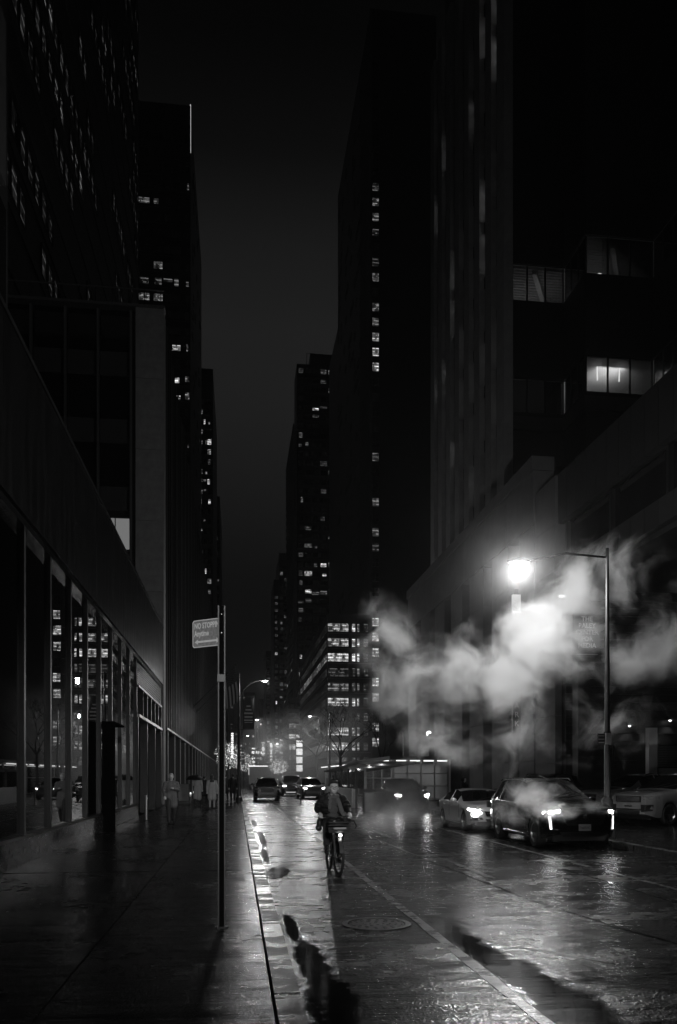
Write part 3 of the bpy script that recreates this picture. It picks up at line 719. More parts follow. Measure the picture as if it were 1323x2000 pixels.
# ================================================================== RIGHT: lit office podium with the great dark tower over it
po = tower('office_podium', 'mid-rise office block with bright windows at the far end of the steam', 22.1, 32.9, 200, 291, 41.6, 'tower2')
zf = [38.2-3.66*k-1.0 for k in range(10)]
brt = {0: 2, 1: 2, 2: 2, 3: 0, 4: 1, 5: 2, 6: -1, 7: 2, 8: 2, 9: 1}
for k, z in enumerate(zf):
    p = brt[k]; pn = 'darkglass' if p < 0 else ('win_dim', 'win_mid', 'win_bright')[p]
    window(po, 'S', 200, 24.7, z, 5.2, 2.1, 5, 1, pn, 'frame', .12)
    window(po, 'S', 200, 28.55, z, .9, 2.1, 1, 1, pn, 'frame', .12); window(po, 'S', 200, 29.7, z, .7, 2.1, 1, 1, pn if k % 3 else 'win_mid', 'frame', .12)
    window(po, 'S', 200, 31.6, z, 1.2, 2.1, 1, 1, 'win_dim', 'frame', .12)
    bar(po, 'sill_band', 22.05, 32.8, 199.85, 199.99, z-.5, z-.35, 'rib')
rnd = random.Random(8)
for k, z in enumerate(zf):
    for i in range(24):
        yy = 203+3.6*i
        pn = 'win_mid' if (k in (1, 2, 3, 7, 8) and rnd.random() < .8) else ('win_dim' if rnd.random() < .4 else 'darkglass')
        if k == 8 or (k == 2 and rnd.random() < .6): pn = 'win_bright'
        window(po, 'W', 22.1, yy, z, 3.2, 2.1, 2, 1, pn, 'frame', .1)
    bar(po, 'sill_band', 21.95, 22.08, 200, 291, z-.6, z-.4, 'rib')
bt = tower('great_dark_tower', 'tallest dark tower on the right with one column of lit windows up its front', 32.91, 49.5, 200.5, 267, 192)
bar(bt, 'rear_wing', 33.2, 49, 267.1, 295, .15, 150, 'tower')
for k in range(9): bar(bt, 'corner_rib', 32.8, 33.3, 200.6+.9*k*2.2, 200.9+.9*k*2.2, 41.7, 191, 'tower2')
bar(bt, 'corner_pier', 32.7, 33.3, 200.2, 201.0, .15, 191.8, 'tower2')
zz = 38.75-1.1
lits = {0: 2, -1: 2, -2: 2, -4: 2, -5: 2, -7: 2, -8: 2, 6: 0, 7: 1, 12: 1, 17: 1, 18: 0, 19: 0, 28: 2, 29: 2, 30: 1, 31: 1, 33: 1, 35: 0, 36: 0, 37: 0, 38: 0}
z_list = [(1223, 2), (1240, 2), (1268, 2), (1328, 2), (1357, 2), (1418, 2), (1448, 2), (1075, 0), (1028, 1), (968, 1), (885, 0), (700, 2), (670, 2), (640, 1), (612, 1), (551, 1), (495, 0), (463, 0), (431, 1), (400, 1), (372, 0)]
for f in range(46):
    z = 9.0+3.72*f; yv = 1515-(z+1.1-1.8)*1600/202.5
    p = None
    for yy, q in z_list:
        if abs(yy-yv) < 15: p = q
    window(bt, 'S', 200.5, 34.0, z, 1.95, 2.2, 2, 2, 'darkglass' if p is None else ('win_dim', 'win_mid', 'win_bright')[p], 'frame', .1)
rnd = random.Random(31)
for f in range(48):
    z = 9+3.72*f
    for i in range(17):
        q = rnd.random()
        if q < .26: window(bt, 'W', 32.91, 206+3.7*i, z, 2.2, 2.0, 1, 1, 'win_spot' if q < .07 else ('win_dim' if q < .15 else 'win_glow'), 'frame', .05)
# ================================================================== RIGHT: residential tower and the ones beyond
rt = tower('stacked_flats_tower', 'slender residential tower with scattered lit flats beyond the podium', 24.0, 40.2, 330, 344, 168)
bar(rt, 'roof_plant', 29.5, 40, 331, 342, 168, 173, 'tower')
b = MB(); b.tube([(28.2, 332, 168), (28.2, 332, 173.5), (31, 332, 173.5)], .12, 6); b.build('roof_frame', 'dark_metal', rt)
front_grid(rt, 'S', 330, [25.6, 28.6, 31.6, 34.8, 38.0], 8, 3.72, 43, [1.9, 2.6, 2.6, 2.4, 2.6], 2.1, {(0, 34): 1, (1, 34): 1, (1, 23): 1, (2, 23): 1, (1, 20): 2, (1, 18): 2, (3, 20): 2, (3, 21): 2, (3, 18): 1, (0, 11): 2, (1, 11): 2, (0, 9): 2, (1, 9): 2, (1, 8): 2, (3, 8): 1, (1, 5): 2, (0, 2): 2, (1, 3): 1}, 12, 2, probs=(.16, .09, .03))
for f in range(43): bar(rt, 'floor_line', 24.05, 40.1, 329.85, 329.98, 8+3.72*f-.55, 8+3.72*f-.40, 'tower2')
bar(rt, 'corner_strip', 22.7, 23.9, 330.5, 333, .15, 141, 'rib')
rw = tower('balconied_wing', 'dark wing with pale slanting balcony edges behind the residential tower', 24.4, 40, 345, 404, 152)
for f in range(40): bar(rw, 'balcony_slab', 23.6, 24.38, 346, 402, 6+3.7*f, 6.45+3.7*f, 'rib')
front_grid(rw, 'W', 24.4, [350+6*k for k in range(9)], 7, 3.7, 38, 4, 2.2, {}, 14, 1, probs=(.07, .05, .02), dark=False)
r7 = tower('far_right_tower', 'narrow dark tower far down the right side of the street', 26.6, 40, 520, 560, 143)
front_grid(r7, 'S', 520, [28, 31, 34], 8, 3.9, 34, 2.2, 2.2, {}, 15, 1, probs=(.1, .09, .05))
bar(r7, 'shoulder_block', 23.2, 26.5, 520, 560, .15, 126, 'tower')
front_grid(r7, 'S', 520, [24.8], 8, 3.9, 28, 1.8, 2.2, {}, 17, 1, probs=(.2, .12, .08))
r8 = tower('farthest_right_block', 'low dark block at the far right end of the street', 24.5, 45, 700, 760, 108)
front_grid(r8, 'S', 700, [26.5, 30, 33.5], 8, 4.2, 23, 2.2, 2.4, {}, 18, 1, probs=(.1, .14, .08))
mb_ = tower('small_banded_block', 'low banded office block with bright lower floors beyond the podium', 18.3, 30, 296, 328, 30, 'tower2')
for k in range(7):
    z = 26.2-3.75*k; pn = ('darkglass', 'darkglass', 'win_mid', 'win_bright', 'win_bright', 'win_mid', 'win_dim')[k]
    for i in range(3): window(mb_, 'S', 296, 19.9+2.6*i, z, 2.5, 1.9, 3, 1, pn, 'frame', .1)
    bar(mb_, 'floor_band', 18.2, 27, 295.8, 295.99, z-1.3, z-.2, 'rib')
    for i in range(6): window(mb_, 'W', 18.3, 299+5*i, z, 4.4, 1.9, 3, 1, pn, 'frame', .1)
# distant end of the street
rnd = random.Random(40)
for i, (x0, x1, yy, h, side) in enumerate([(-60, -6.5, 620, 62, 'left'), (-55, -9, 820, 90, 'left'), (22, 70, 840, 80, 'right'), (-34, -4, 1080, 100, 'left'), (-4, 9, 1150, 74, 'middle'), (9.2, 24, 1090, 112, 'right'), (24.3, 60, 1060, 90, 'right')]):
    lab = ['dark low block past the left towers, its base near the string lights', 'taller dark block farther down the left side of the street', 'dark block beyond the banded office block on the right', 'pale hazed block closing the left side of the vista', 'low hazed block closing the middle of the vista', 'tallest hazed block at the very end of the street', 'broad hazed block closing the right side of the vista'][i]
    t = tower('distant_building', lab, x0, x1, yy, yy+40, h); t['group'] = 'buildings closing the far end of the street'
    lo, hi = max(x0, -20), min(x1, 40)
    n = max(2, int((hi-lo)/4.5))
    front_grid(t, 'S', yy, [lo+(hi-lo)*(k+.5)/n for k in range(n)], 6, 5.2, int((h-10)/5.2), 2.4, 2.6, {}, 50+i, 1, probs=(.14, .12, .08), dark=False)

# ================================================================== STREET LAMPS, SIGNS, BANNERS, FLAG
def point(name, loc, energy, parent=None, size=.12, spot=None, rot=None, blend=.5):
    ld = bpy.data.lights.new(name, 'SPOT' if spot else 'POINT'); ld.energy = energy; ld.shadow_soft_size = size
    if spot: ld.spot_size = radians(spot); ld.spot_blend = blend
    lo = bpy.data.objects.new(name, ld); COL.objects.link(lo)
    if parent is not None: lo.parent = parent
    lo.location = loc
    if rot: lo.rotation_euler = rot
    return lo
def street_lamp(loc, side, arm, h, label, glow='farlamp', energy=0, arc=True, group='street lamps along the street', r=.095):
    t = thing('street_lamp', label, 'street lamp', loc, 0, group)
    b = MB(); b.lathe([(.22, 0), (.22, .25), (.15, .32), (.145, 1.0), (r*1.25, 1.08), (r*1.1, 2.8), (r, 4.2), (r*.62, h+.6)], 14); b.build('pole', 'pole_metal', t, smooth=True)
    b = MB(); b.lathe([(r*1.5, 2.75), (r*1.5, 2.83)], 12); b.lathe([(r*1.4, 1.02), (r*1.4, 1.1)], 12); b.build('collar', 'dark_metal', t)
    b = MB()
    if arc: b.tube([(side*arm*(1-cos(a)), 0, h-1.4+1.6*sin(a)) for a in [pi/2*i/10 for i in range(11)]], .035, 8)
    else: b.tube([(0, 0, h+.35), (side*arm*.5, 0, h+.42), (side*arm, 0, h+.16)], .03, 8)
    b.build('arm', 'dark_metal' if arc else 'matte_black', t, smooth=True)
    zl = h+.2 if arc else h+.16
    b = MB(); b.lathe([(0, .10), (.10, .09), (.17, .02), (.16, -.03), (.13, -.035)], 14, 0, Matrix.Translation((side*(arm+.15), 0, zl)) @ Matrix.Diagonal((1.9, 1, 1, 1))); b.build('housing', 'dark_metal', t, smooth=True)
    b = MB(); b.ball((side*(arm+.15), 0, zl-.05), (.16, .10, .06), 12); b.build('lens', glow, t, smooth=True)
    if energy: point('lamp_light', (side*(arm+.15), 0, zl-.26), energy, t, .12)
    return t
main_lamp = street_lamp((9.85, 20.9, .15), -1, 2.3, 7.15, 'tall street lamp burning brightly above the steam on the right pavement', 'lamp', 1250, arc=False, r=.066)
street_lamp((.0, -9, .15), 1, .4, 7.6, 'unseen street lamp added on the left kerb behind the viewer', 'farlamp', 0)  # added lamp body out of view, goes with the spot below
point('lamp_light', (.55, -9, 7.5), 7500, None, .15, 30, (Vector((.75, 24, -6.0)).to_track_quat('-Z', 'Y').to_euler()), .9)  # added spot from behind the camera, brightens the sign and the rider
street_lamp((.14, 53, .15), 1, 1.5, 7.6, 'arched street lamp with the large dark banner on the left kerb', 'lamp', 450)
street_lamp((.14, 90, .15), 1, 1.9, 7.6, 'second arched lamp down the left kerb, past the bannered one', 'farlamp', 700)
street_lamp((.14, 122, .15), 1, 1.3, 7.4, 'third arched lamp down the left kerb, small in the distance', 'farlamp', 0)
street_lamp((9.5, 84, .15), -1, 1.9, 7.6, 'arched lamp on the right kerb before the lit office block', 'farlamp', 900)
street_lamp((9.5, 142, .15), -1, 2.4, 7.0, 'farthest lamp on the right kerb, a small point of light', 'farlamp', 700)
# banners
def banner(loc, w, h, label, lines, group=None, name='banner', text=True):
    t = thing(name, label, 'banner', loc, 0, group)
    b = MB()
    n = 8
    for i in range(n):
        for j in range(n):
            x0, x1, z0, z1 = w*i/n, w*(i+1)/n, -h*j/n, -h*(j+1)/n
            f = lambda x, z: .03*sin(x*7/w+z*3/h)
            b.quad((x0, f(x0, z1), z1), (x1, f(x1, z1), z1), (x1, f(x1, z0), z0), (x0, f(x0, z0), z0))
            b.quad((x0, f(x0, z0)+.01, z0), (x1, f(x1, z0)+.01, z0), (x1, f(x1, z1)+.01, z1), (x0, f(x0, z1)+.01, z1))
    b.build('cloth', 'banner', t, smooth=True)
    for zb in (.03, -h-.03): b = MB(); b.tube([(-.25, 0, zb), (w+.03, 0, zb)], .02, 6); b.build('bracket', 'dark_metal', t)
    for (z, ww, hh) in lines:
        q = MB(); q.box(w/2-ww/2, w/2+ww/2, -.05, -.045, z-hh, z); q.build('printed_line', 'banner_text', t)
    return t
bn = banner((.38, 52.9, 6.85), .72, 2.05, 'large dark banner with lines of pale print on the lamp post', [(-.55, .26, .08), (-.78, .38, .09), (-1.0, .55, .1), (-1.24, .5, .09), (-1.46, .55, .07), (-1.62, .5, .03)])
banner((.35, 101, 5.2), .6, 2.0, 'small dark banner farther down the left kerb', [(-.5, .3, .1), (-.9, .4, .1), (-1.3, .4, .1)])
t = thing('banner_post', 'plain dark post carrying the small far banner on the left kerb', 'post', (.12, 101, .15)); b = MB(); b.tube([(0, 0, 0), (0, 0, 6)], .07, 8); b.build('pole', 'dark_metal', t); b = MB(); b.lathe([(.12, 0), (.12, .3), (.08, .35)], 10); b.build('base', 'dark_metal', t)
# the museum banner on the right
t = thing('museum_banner', 'tall grey banner lettered THE PALEY CENTER FOR MEDIA hanging in the steam', 'banner', (13.62, 31.9, 8.85))
b = MB(); b.box(0, 1.1, 0, .02, -2.35, 0); b.build('cloth', 'tower2', t)
for zb in (.03, -2.38): b = MB(); b.tube([(-.05, .01, zb), (1.3, .01, zb)], .025, 6); b.build('bracket', 'dark_metal', t)
for i, (w_, zc_) in enumerate((('THE', -.75), ('PALEY', -1.02), ('CENTER', -1.29), ('FOR', -1.56), ('MEDIA', -1.83))):
    text_mesh('lettering', w_, .27, 'banner_pale', t, Matrix.Translation((.55, -.004, zc_)) @ UP, .002, 'CENTER', .98, bold=.006)
b = MB()
for (r0, r1, cx) in ((.13, .16, .55), (.06, .085, .57)):
    for k in range(22):
        a0, a1 = 2*pi*k/26, 2*pi*(k+1)/26
        b.quad((cx+r0*cos(a0), -.006, -.28+r0*sin(a0)), (cx+r1*cos(a0), -.006, -.28+r1*sin(a0)), (cx+r1*cos(a1), -.006, -.28+r1*sin(a1)), (cx+r0*cos(a1), -.006, -.28+r0*sin(a1)))
b.box(.1, 1.0, -.006, -.002, -2.12, -2.09); b.build('emblem', 'banner_text', t)
# vertical projecting sign
t = thing('vertical_sign', 'tall narrow projecting sign lettered PARK with lit upper panels in the steam', 'sign', (14.05, 40.6, 4.0))
b = MB(); b.box(0, .42, 0, .2, 0, 2.2); b.box(.0, .42, 0, .2, 4.2, 5.6); b.box(.1, .32, .05, .15, 2.2, 7.4); b.build('body', 'dark_metal', t)
for (z0, z1) in ((5.95, 7.1), (3.3, 4.1), (2.5, 3.2)):
    q = MB(); q.box(0, .42, 0, .2, z0, z1); q.build('lit_panel', 'dimstrip', t)
for z in (6.2, 5.9, 3.25, 2.9): 
    q = MB(); q.box(.0, .42, -.02, -.005, z-.03, z+.03); q.build('light_bar', 'strip', t)
for i, ch in enumerate('PARK'): text_mesh('lettering', ch, .40, 'banner_text', t, Matrix.Translation((.21, -.004, 1.72-.46*i)) @ UP, .002, 'CENTER', 1)
# parking sign on U channel post, left foreground
t = thing('parking_sign', 'grey NO STOPPING Anytime sign on a dark channel post in the left foreground', 'sign', (-.165, 9.0, .15))
b = MB()
b.box(-.0262, .0262, .036, .045, 0, 3.50)
b.box(-.029, -.0265, -.01, .045, 0, 3.50); b.box(.0265, .029, -.01, .045, 0, 3.50)
b.box(-.040, -.030, -.012, -.004, 0, 3.50); b.box(.030, .040, -.012, -.004, 0, 3.50)
post = b.build('post', 'post_metal', t)
b = MB(); b.box(-.026, .026, -.002, .035, 0, 3.5); b.build('post_web', 'matte_black', t)
b = MB(); b.bbox(-.07, .07, -.05, .06, 0, .012, .02); b.build('base_plate', 'dark_metal', t)
b = MB(); b.box(-.046, .036, -.03, -.014, 2.67, 2.75); b.build('clamp', 'tower2', t)
b = MB(); b.ball((-.0, -.03, 3.40), .008, 6); b.ball((0, -.03, 3.2), .008, 6); b.build('bolt', 'metal', t)
pn = thing('sign_panel', None, None)
for k in ('label', 'category'):
    if k in pn: del pn[k]
bpy.data.objects.remove(pn)
ang = math.atan2(-.267, .335)
b = MB(); w_, h_ = .425, .305; c_ = .02
out_ = [(-w_+c_, 0), (-c_, 0), (0, c_), (0, h_-c_), (-c_, h_), (-w_+c_, h_), (-w_, h_-c_), (-w_, c_)]
b.prism_y(out_, 0, .003)
pn = b.build('sign_panel', 'signface', t, (.005, .06, 3.08), ang)
b = MB()
inn = [(-w_+c_+.008, .01), (-c_-.008, .01), (-.01, c_+.008), (-.01, h_-c_-.008), (-c_-.008, h_-.01), (-w_+c_+.008, h_-.01), (-w_+.01, h_-c_-.008), (-w_+.01, c_+.008)]
for i in range(8):
    j = (i+1) % 8; o1, o2, i1, i2 = out_[i], out_[j], inn[i], inn[j]
    b.quad((o1[0], -.002, o1[1]), (o2[0], -.002, o2[1]), (i2[0], -.002, i2[1]), (i1[0], -.002, i1[1]))
b.build('border', 'signwhite', pn)
text_mesh('lettering', 'NO STOPPING', .088, 'signwhite', pn, Matrix.Translation((-w_+.026, -.002, .210)) @ UP, .0008, 'LEFT', .70, bold=.0022)
text_mesh('lettering', 'Anytime', .088, 'signwhite', pn, Matrix.Translation((-w_+.026, -.002, .125)) @ UP, .0008, 'LEFT', .70, bold=.0022)
b = MB(); zc_ = .062
b.quad((-w_+.07, -.002, zc_-.011), (-.07, -.002, zc_-.011), (-.07, -.002, zc_+.011), (-w_+.07, -.002, zc_+.011))
b.poly([(-w_+.03, -.0021, zc_), (-w_+.078, -.0021, zc_-.03), (-w_+.078, -.0021, zc_+.03)]); b.poly([(-.03, -.0021, zc_), (-.078, -.0021, zc_+.03), (-.078, -.0021, zc_-.03)])
b.build('arrow', 'signwhite', pn)
rnd = random.Random(2); b = MB()
for i in range(46):
    x, z, r = rnd.uniform(-w_+.01, -.01), rnd.uniform(.01, h_-.01), rnd.uniform(.001, .0032); b.poly([(x+r*cos(a), -.0028, z+r*sin(a)) for a in [2*pi*k/6 for k in range(6)]][::1])
b.build('rain_speck', 'black', pn)
# little sign pair on the right pole
t = thing('pole_notice', 'small two part notice fixed on the tall lamp post over the dark SUV', 'sign', (9.6, 20.74, 2.62))
b = MB(); b.box(-.10, .12, 0, .01, 0, .30); b.build('dark_plate', 'tower2', t); b = MB(); b.prism_y([(.12, .02), (.27, .0), (.30, .32), (.12, .31)], -.02, -.012); b.build('pale_plate', 'plate', t)
for k in range(3): q = MB(); q.box(-.07, .09, -.004, -.001, .05+.09*k, .07+.09*k); q.build('printed_line', 'banner_text', t)
# flags on slanting staffs
def staff(loc, label, flag):
    t = thing('flagpole', label, 'flagpole', loc, 0, 'flagpoles slanting from the finned slab')
    L_ = 5.5; d = Vector((.70, -.05, .71)).normalized(); b = MB(); b.tube([(0, 0, 0), tuple(d*L_)], [.05, .03], 8); b.ball(tuple(d*L_), .07, 8); b.build('staff', 'dark_metal', t, smooth=True)
    b = MB(); b.box(-.12, .06, -.1, .1, -.15, .2); b.build('bracket', 'dark_metal', t)
    if flag:
        fo = thing('flag', 'striped flag with a dark starred canton drooping beside the sign post', 'flag', (loc[0]+d.x*L_*.98, loc[1], loc[2]+d.z*L_*.98))
        # hoist runs back down the staff, fly hangs down
        n, m = 13, 10; H, W = 2.3, 3.5; hx = -d*(H/n)
        def P(i, j):
            u, v = i/n, j/m
            p = -d*H*u + Vector((.25*v*(1-.3*u), .10*sin(v*6+u*3)+.06*sin(u*9), -W*v*(.92)))
            p += Vector((.5*sin(v*2.2)*(.6-.8*u), 0, .3*v*u)); return p
        for i in range(n):
            q = MB()
            j0 = 4 if i < 7 else 0
            for j in range(j0, m): q.quad(P(i, j), P(i+1, j), P(i+1, j+1), P(i, j+1))
            q.build('stripe', 'flag_dark' if i % 2 == 0 else 'flag_white', fo)
        q = MB()
        for i in range(7):
            for j in range(4): q.quad(P(i, j), P(i+1, j), P(i+1, j+1), P(i, j+1))
        q.build('canton', 'flag_dark', fo)
        q = MB()
        for i in range(9):
            for j in range(5 if i % 2 == 0 else 6):
                c = P(.4+i*.72, .35+j*.66+(0 if i % 2 else .3)) + Vector((0, -.012, 0)); s_ = .035
                q.poly([(c.x+s_*(1 if k % 2 == 0 else .4)*sin(pi*k/5), c.y, c.z+s_*(1 if k % 2 == 0 else .4)*cos(pi*k/5)) for k in range(10)])
        q.build('star_field', 'flag_white', fo)
staff((-4.0, 78, 8.3), 'slanting flagpole carrying the striped flag', True)
staff((-4.0, 84, 8.3), 'bare slanting flagpole next behind the flagged one', False)
# bollard, sandwich board, row of little lights, delineators
t = thing('bollard', 'pale steel bollard standing by the recessed doorway', 'bollard', (-3.33, 31, .15)); b = MB(); b.lathe([(0, .93), (.05, .93), (.058, .91), (.058, 0)], 14); b.build('post', 'metal', t, smooth=True); b = MB(); b.lathe([(.058, .02), (.14, .015), (.15, 0)], 14); b.build('foot', 'dark_metal', t, smooth=True)
t = thing('sandwich_board', 'pale standing board beside the strolling couple on the left pavement', 'sign', (-2.95, 46.5, .15))
for s_ in (0, 1): 
    q = MB(); q.box(-.28, .28, -.01, .01, .25, 1.2, 0, Matrix.Rotation(radians(-12 if s_ else 12), 4, 'X')); q.build('board', 'tower2' if s_ else 'concrete', t, (0, .25*s_, 0))
b = MB(); b.box(-.35, .35, -.2, .45, .1, .22); b.build('tray', 'dark_metal', t); 
for x in (-.3, .3): b = MB(); b.lathe([(.07, -.02), (.09, -.02), (.09, .02), (.07, .02)], 12, 0, Matrix.Translation((x, 0, .09)) @ Matrix.Rotation(pi/2, 4, 'Y')); b.build('wheel', 'rubber', t)
for i, (x, y) in enumerate(((3.95, 51), (4.35, 43))):
    t = thing('lane_post', ('thin flexible lane post on a round foot, farther one near the dark SUV', 'thin flexible lane post on a round foot, nearer one in the lane')[i], 'lane post', (x, y, 0), 0, 'flexible lane posts')
    b = MB(); b.tube([(0, 0, .04), (.01, 0, .95)], .035, 8); b.build('post', 'tower2', t); b = MB(); b.lathe([(0, .06), (.12, .05), (.2, .005)], 14); b.build('foot', 'rubber', t, smooth=True)
t = thing('globe_lamp', 'small round lamp on a bracket against the limestone wall', 'lamp', (14.45, 59.8, 4.95)); b = MB(); b.ball((-.25, 0, 0), .17, 12); b.build('globe', 'headlight_soft', t, smooth=True); b = MB(); b.tube([(.2, 0, -.25), (-.1, 0, -.3), (-.25, 0, -.14)], .03, 6); b.build('bracket', 'dark_metal', t)

# ================================================================== SIDEWALK CAFE, DINING SHED
cf = thing('sidewalk_cafe', 'low glazed cafe pavilion with a bright light strip under its roof edge', 'cafe', (0, 0, 0))
bar(cf, 'roof', 9.7, 13.9, 51.6, 96, 2.85, 3.05, 'tower2'); bar(cf, 'floor', 9.9, 13.8, 52, 95, .15, .25, 'darkstone')
for k in range(12):
    ya = 52+3.6*k; bar(cf, 'post', 9.88, 10.0, ya, ya+.12, .25, 2.84, 'light_frame')
    if k < 11: bar(cf, 'glass_pane', 9.93, 9.95, ya+.13, ya+3.59, .3, 2.6, 'shed_glass'); bar(cf, 'transom', 9.9, 9.98, ya+.13, ya+3.59, 1.6, 1.66, 'light_frame')
    bar(cf, 'light_strip', 9.72, 9.78, ya+.3, ya+(3.2 if k % 3 else 1.9), 2.72, 2.80, 'strip')
for k in range(5):
    xa = 10.0+.9*k; bar(cf, 'post', xa, xa+.08, 52.0, 52.1, .25, 2.84, 'light_frame')
    if k < 4: bar(cf, 'glass_pane', xa+.09, xa+.89, 52.04, 52.06, .3, 2.6, 'shed_glass'); bar(cf, 'light_strip', xa+.15, xa+.8, 51.7, 51.76, 2.72, 2.80, 'strip'); bar(cf, 'transom', xa+.09, xa+.89, 52.0, 52.08, 1.1, 1.16, 'light_frame'); bar(cf, 'transom', xa+.09, xa+.89, 52.0, 52.08, 1.9, 1.96, 'light_frame')
area('cafe_light', (11.8, 72, 2.7), 3.0, 170, cf, (0, 0, 0), 36)
bar(cf, 'back_wall', 13.6, 13.8, 52, 95, .25, 2.84, 'white_wall')
rnd = random.Random(3)
for k in range(14): yy = 54+2.9*k; bar(cf, 'table', 11.0+rnd.random(), 11.8+rnd.random(), yy, yy+.8, .95, 1.0, 'white_wall'); 
for x in (10.9, 12.6): bar(cf, 'chimney_flue', x, x+.35, 53, 53.35, 3.05, 4.6, 'tower2')
sh = thing('dining_shed', 'open dining shed with a pale barrier standing in the parking lane', 'shed', (0, 0, 0))
b = MB(); b.prism([(41.5, 2.55), (58.5, 2.15), (58.5, 2.05), (41.5, 2.42)], 6.2, 9.2, 0, Matrix(((0,0,1,0),(1,0,0,0),(0,1,0,0),(0,0,0,1)))); b.build('roof', 'tower2', sh)
for k in range(6): bar(sh, 'post', 6.55, 6.67, 42+3.2*k, 42.12+3.2*k, .0, 2.2, 'tower2')
for k in range(5): bar(sh, 'curtain', 6.6, 6.63, 42.2+3.2*k, 45.0+3.2*k, 1.1, 2.05, 'shed_glass')
for k in range(5): bar(sh, 'barrier_panel', 6.35, 6.55, 45.2+2.6*k, 47.75+2.6*k, .01, 1.05, 'white_wall')
bar(sh, 'front_panel', 6.5, 9.1, 42.0, 42.15, .01, 1.1, 'darkstone'); bar(sh, 'planter', 6.45, 7.4, 41.2, 41.9, .01, .95, 'darkstone')
for j, yy in enumerate((46, 48.2, 50.5, 53)):
    b = MB(); b.tube([(6.9, yy, 2.1), (6.9, yy, 1.2)], .006, 4)
    for k in range(9): b.ball((6.9+.02*(k % 2), yy, 2.05-.1*k), .022, 6, 1)
    b.build('hanging_lights', ['dark_metal', 'bulb'], sh)
for yy in (44.5, 48.5, 53, 57): point('shed_light', (7.9, yy, 1.95), 16, sh, .06)

# ================================================================== TREES
def branch_tree(name, label, loc, h, spread, seed, lights=0, bulb=.03, lean=0, group=None, crown=None, twig=.022):
    t = thing(name, label, 'tree', loc, 0, group); r = random.Random(seed)
    th = h*.42; b = MB(); b.tube([(0, 0, 0), (lean*.3, 0, th*.5), (lean*.7, 0, th)], [h*.022, h*.018, h*.014], 7); b.build('trunk', 'bark', t, smooth=True)
    top = Vector((lean*.7, 0, th)); br = MB(); pts = []
    def grow(p, d, L, rad, lv):
        q = p; path = [tuple(p)]; rads = [rad]
        for i in range(3):
            d = (d+Vector((r.uniform(-.3, .3), r.uniform(-.3, .3), r.uniform(-.1, .25)))).normalized(); q = q+d*L/3; path.append(tuple(q)); rads.append(rad*(1-.2*(i+1))); pts.append(q)
        br.tube(path, rads, 5 if lv < 2 else 3, caps=False)
        if lv < 4:
            for i in range(3 if lv else 2): grow(q, (d+Vector((r.uniform(-.9, .9), r.uniform(-.9, .9), r.uniform(-.35, .5)))).normalized(), L*.68, rad*.58, lv+1)
    for i in range(4): 
        a = 2*pi*i/4+r.random(); grow(top, Vector((cos(a)*spread, sin(a)*spread, 1)).normalized(), h*.27, h*.0105, 0)
    br.build('crown', 'bark', t)
    if lights:
        q = MB(); q2 = MB(); ps = [p for p in pts]
        for i in range(lights):
            if crown:
                a, e, rr = r.uniform(0, 2*pi), r.uniform(-1, 1), r.random()**.33
                c = Vector((cos(a)*sqrt(1-e*e)*crown*rr, sin(a)*sqrt(1-e*e)*crown*rr, h*.72+e*crown*.85*rr))
            else: c = r.choice(ps)+Vector((r.uniform(-.1, .1), r.uniform(-.1, .1), r.uniform(-.1, .1)))
            s_ = bulb*r.uniform(.5, 1.3)
            q.v += [(c.x+s_, c.y, c.z), (c.x-s_, c.y, c.z), (c.x, c.y+s_, c.z), (c.x, c.y-s_, c.z), (c.x, c.y, c.z+s_), (c.x, c.y, c.z-s_)]
            n = len(q.v)-6
            for f in ((0,2,4),(2,1,4),(1,3,4),(3,0,4),(2,0,5),(1,2,5),(3,1,5),(0,3,5)): q.f.append(tuple(n+k for k in f)); q.m.append(0)
        o = q.build('light_string', 'bulb', t); o['kind'] = 'stuff'
    return t
branch_tree('bare_tree', 'bare winter tree with a forked crown against the lit office windows', (9.6, 76, .15), 8.2, .7, 3, group='bare trees on the right pavement')
branch_tree('bare_tree', 'leaning bare tree beside the forked one, its trunk slanting right', (11.6, 70, .15), 7.0, .6, 5, lean=1.2, group='bare trees on the right pavement')
branch_tree('bare_tree', 'broad bare tree farther back, before the banded block', (9.7, 100, .15), 9.5, 1.1, 8, group='bare trees on the right pavement')
branch_tree('bare_tree', 'slender bare tree at the near end of the cafe', (10.9, 86, .15), 8.0, .8, 13, group='bare trees on the right pavement')
branch_tree('lit_tree', 'small tree smothered in white string lights down the middle of the vista', (7.6, 150, .15), 4.6, .6, 21, 520, .04, crown=1.75)
branch_tree('lit_tree', 'tree wrapped in scattered white lights right behind the sign post', (-.9, 92, .15), 5.4, .7, 22, 460, .024, crown=1.7)
branch_tree('lit_tree', 'sparser light wrapped tree just right of the bannered lamp post', (1.0, 118, .15), 5.0, .8, 23, 260, .03, crown=1.6)
